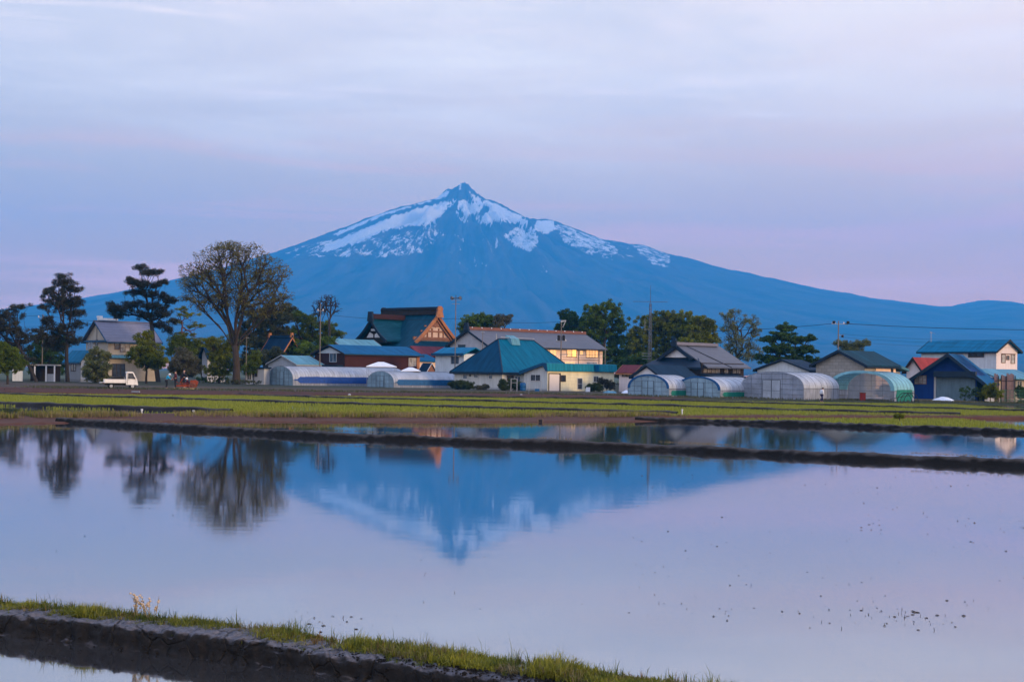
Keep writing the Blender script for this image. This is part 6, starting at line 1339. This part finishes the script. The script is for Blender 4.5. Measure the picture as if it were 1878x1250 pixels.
# covered machine and tool heap between the tunnels
p = base(646, 706.5); t = thing('covered_tiller', 'small tiller under a pale cover between the two blue sided tunnels', 'farm machine', p, R(15))
MB().prism([(-.9, .35), (.6, .30), (.75, .6), (.5, 1.0), (-.2, 1.15), (-.8, .9)], -.4, .4, 'y').build('cover', M['tan'], t)
for sg in (-1, 1):
    b = MB()
    for k_ in (-.07, .07): b.tube([(.1 + .3 * cos(a), sg * .5 + k_, .3 + .3 * sin(a)) for a in np.linspace(0, 2 * pi, 15)], .05, 5, cap=False)
    b.tube([(.1, sg * .38, .3), (.1, sg * .6, .3)], .12, 8); b.build('wheel', M['black'], t)
    MB().tube([(-.8, sg * .25, .8), (-1.5, sg * .3, 1.05)], .03, 5).build('handlebar', M['rust'], t)
MB().prism([(-1.3, .1), (-.5, .1), (-.6, .32), (-1.3, .3)], -.45, .45, 'y').build('rotor_cover', M['rust'], t)
t = thing('brush_stack', 'upright bundle of brown canes leaning at the second tunnel', 'bundle', base(658, 706.5)); b = MB()
for i in range(16):
    a = random.uniform(-.35, .35); b.tube([(a * .9, random.uniform(-.2, .2), 0), (a * 1.6, random.uniform(-.2, .2), random.uniform(1.2, 1.7))], .025, 4)
b.build('canes', M['straw'], t); MB().lathe([(.30, .6), (.36, .62), (.36, .68), (.30, .70)], (0, 0, 0), 12).build('band', M['soot'], t)
# pipe frame, barrel and racks before the farmhouse
p = base(937, 716.5); k = F / p.y; t = thing('pipe_frame', 'pale steel pipe frame standing before the hip roofed house', 'frame', p)
b = MB()
for x in (0, 11): b.tube([(x / k, 0, -.2), (x / k, 0, 22 / k)], .05, 6)
b.tube([(0, 0, 22 / k), (11 / k, 0, 22 / k)], .04, 6).tube([(0, 0, 15 / k), (11 / k, 0, 15 / k)], .03, 6).tube([(0, .8, -.2), (0, .8, 22 / k)], .04, 6).tube([(0, 0, 22 / k), (0, .8, 22 / k)], .04, 6); b.build('pipes', M['steel'], t)
p = base(970, 717); k = F / p.y; t = thing('drying_rack', 'thin grey drying rack before the gable of the cream annex', 'rack', p); b = MB()
for x in (0, 22): b.tube([(x / k, 0, -.2), (x / k, 0, 19 / k)], .04, 6)
b.tube([(-12 / k, 0, 19 / k), (22 / k, 0, 19 / k)], .035, 6); b.build('pipes', M['steel'], t)
t = thing('water_barrel', 'blue plastic barrel between the pipe frame and the drying rack', 'barrel', base(959, 716.5))
MB().lathe([(0, 0), (.34, 0), (.38, .06), (.40, .35), (.38, .38), (.41, .42), (.40, .8), (.37, 1.0), (.30, 1.06), (0, 1.06)], k=18).build('drum', M['tarp2'], t, smooth=True); MB().lathe([(0, 1.062), (.26, 1.062), (.26, 1.10), (0, 1.11)], k=16).build('lid', M['navy'], t)
t = thing('blue_crate', 'small blue crate on the ground below the drying rack', 'crate', base(985, 717)); b = MB().box(-.3, .3, -.2, .2, 0, .04).box(-.3, .3, -.2, -.17, .04, .32).box(-.3, .3, .17, .2, .04, .32).box(-.3, -.27, -.17, .17, .04, .32).box(.27, .3, -.17, .17, .04, .32); b.build('shell', M['tarp2'], t)
t = thing('white_crate', 'white crates stacked by the cream annex door', 'crate', base(1078, 718)); MB().box(-.3, .3, -.2, .2, 0, .34).build('shell', M['vinyl'], t); MB().box(-.24, .3, -.18, .2, .342, .6).build('shell', M['vinyl'], t)
t = thing('orange_bin', 'orange brown bin behind the clear greenhouse front', 'bin', base(1455, 724, 156)); MB().lathe([(0, 0), (.42, 0), (.5, .1), (.52, .55), (.46, .62), (0, .66)], k=16).build('tub', M['orange'], t, smooth=True)
t = thing('red_stand', 'dark red stand inside the open teal greenhouse', 'stand', base(1582, 730, 153)); MB().box(-.28, .28, -.2, .2, .0, .85).build('body', M['roof_red_x'], t); MB().box(-.32, .32, -.24, .24, .852, .92).build('top', M['rust'], t)
t = thing('blue_tub', 'blue tub on the ground between the two large greenhouses', 'tub', base(1559, 729)); MB().lathe([(0, 0), (.3, 0), (.42, .4), (.44, .46), (.38, .46), (.3, .1), (0, .08)], k=16).build('shell', M['tarp2'], t)
t = thing('tool_pile', 'low pile of dark tools and pots beside the large clear greenhouse', 'pile', base(1538, 730)); b = MB()
for i in range(7): x = (i - 3) * .38; b.lathe([(0, 0), (.14, 0), (.18, .26), (.15, .27), (0, .2)], (x, random.uniform(-.2, .2), 0), 9)
b.build('pots', M['earthheap'], t); MB().tube([(-1.2, .1, .12), (1.1, -.1, .42)], .03, 5).build('handle', M['orange_d'], t)
# bent hoops leaning on the green side
p = base(1664, 734, 148); t = thing('hoop_frame', 'bent dark steel hoops leaning on the green side of the teal greenhouse', 'hoops', p); b = MB(); k = F / 148
for o_ in (-.35, 0, .4): b.tube([(o_ + .75 * cos(a), -.1 + o_ * .2, 1.0 * sin(a)) for a in np.linspace(0, pi, 14)], .035, 5)
b.tube([(-1.8, -.1, .35), (.3, -.1, .75)], .03, 5); b.build('hoops', M['soot'], t)
# brown lattice cage and green net fence at the right edge
p = base(1823, 731, 184); k = F / 184; t = thing('lattice_cage', 'tall brown board and lattice cage in front of the veranda wing', 'cage', p)
for i, (x0, x1, ht) in enumerate(((0, 7, 48), (13, 22, 46), (22.5, 37, 49))):
    b = MB(); n_ = max(2, int((x1 - x0) / 2.4)); 
    for j in range(n_): b.box((x0 + (x1 - x0) * j / n_) / k, (x0 + (x1 - x0) * (j + .86) / n_) / k, 0, .04, .1, (ht - (j % 3) * 1.2) / k)
    b.build('board_panel', plain('weathered_pink_boards', (.16, .10, .095), .85, .25), t)
b = MB()
for x in (7.5, 12.5, 22.2, 38): b.box(x / k - .05, x / k + .05, -.12, -.02, -.2, 44 / k)
b.box(0, 39 / k, -.13, -.125, 34 / k, 35 / k); b.build('posts', M['dark'], t)
p = base(1834, 734); k = F / p.y; t = thing('net_fence', 'low pale green wire fence at the right edge', 'fence', p); gm = plain('green_wire', (.05, .13, .07), .6)
for i in range(6): MB().tube([(i * 9 / k, 0, -.2), (i * 9 / k, 0, 20 / k)], .03, 6).build('post', gm, t)
b = MB()
for zz in (1.5, 7, 13, 19): b.tube([(0, 0, zz / k), (46 / k, 0, zz / k)], .018, 4)
for i in range(24): b.tube([(i * 2 / k, 0, 1.5 / k), (i * 2 / k, 0, 19 / k)], .008, 3)
b.build('net', gm, t)
# marker stakes and pipes in the paddies
def stake(label, px, py, hpx, mat='vinyl'):
    p = gp(px, py, .05); s_ = F / p.y; t = thing('marker_stake', label, 'stake', p); MB().tube([(0, 0, -.1), (0, 0, hpx / s_)], .035, 7).build('rod', M[mat], t); MB().lathe([(0, 0), (.06, .01), (.06, .06), (0, .07)], (0, 0, hpx / s_), 8).build('cap', M[mat], t)
stake('white water pipe stake on the grass bank at left, taller of two', 260, 762, 10); stake('white water pipe stake on the grass bank, right of the taller one', 355, 762, 8)
stake('white stake at the rice field edge right of centre', 1251, 761, 9)
t = thing('drain_gate', 'small dark wooden drain gate in the brown bank', 'gate', gp(991, 774, .0)); MB().box(-.09, .09, -.12, -.06, 0, .14).build('board', M['soot'], t)
for x in (-.12, .12): MB().box(x - .025, x + .025, -.16, -.02, 0, .19).build('post', M['straw'], t)
# field pond bush on the right path, dried flowers on the front bank
shrub('small green weed clump on the far right path', 1650, 768, [(1650, 763, 9, 3)], 'mid', n=30, D=gp(1650, 768, .16).y)
p = gp(262, 1130, .22); s_ = F / p.y; t = thing('dried_flowers', 'clump of pale dried flower stalks on the front bank', 'plant', p); b = MB(); fb = MB(); gv = []
for i in range(15):
    x0 = random.uniform(-16, 24) / s_; xt = x0 + random.uniform(-8, 8) / s_; zt = random.uniform(14, 42) / s_
    if i < 4: xt = random.uniform(-22, -8) / s_; zt = random.uniform(32, 46) / s_
    y0 = random.uniform(-.05, .05); b.tube([(x0, y0, -.02), ((x0 + xt) / 2 + .005, y0, zt * .6), (xt, y0 + random.uniform(-.02, .02), zt)], [.0035, .003, .002], 5)
    for k_ in range(random.choice((2, 3, 5))):
        u = random.uniform(.55, 1.0); c_ = (x0 + (xt - x0) * u + random.uniform(-.012, .012), y0 + random.uniform(-.01, .01), zt * u)
        fb.lathe([(0, -.008), (.010, -.004), (.013, .004), (.006, .011), (0, .012)], c_, 7)
b.build('stalks', plain('dry_stalk', (.26, .19, .10), .8), t); o_ = fb.build('seed_heads', plain('dry_seed_head', (.42, .33, .25), .9), t); o_['kind'] = 'stuff'
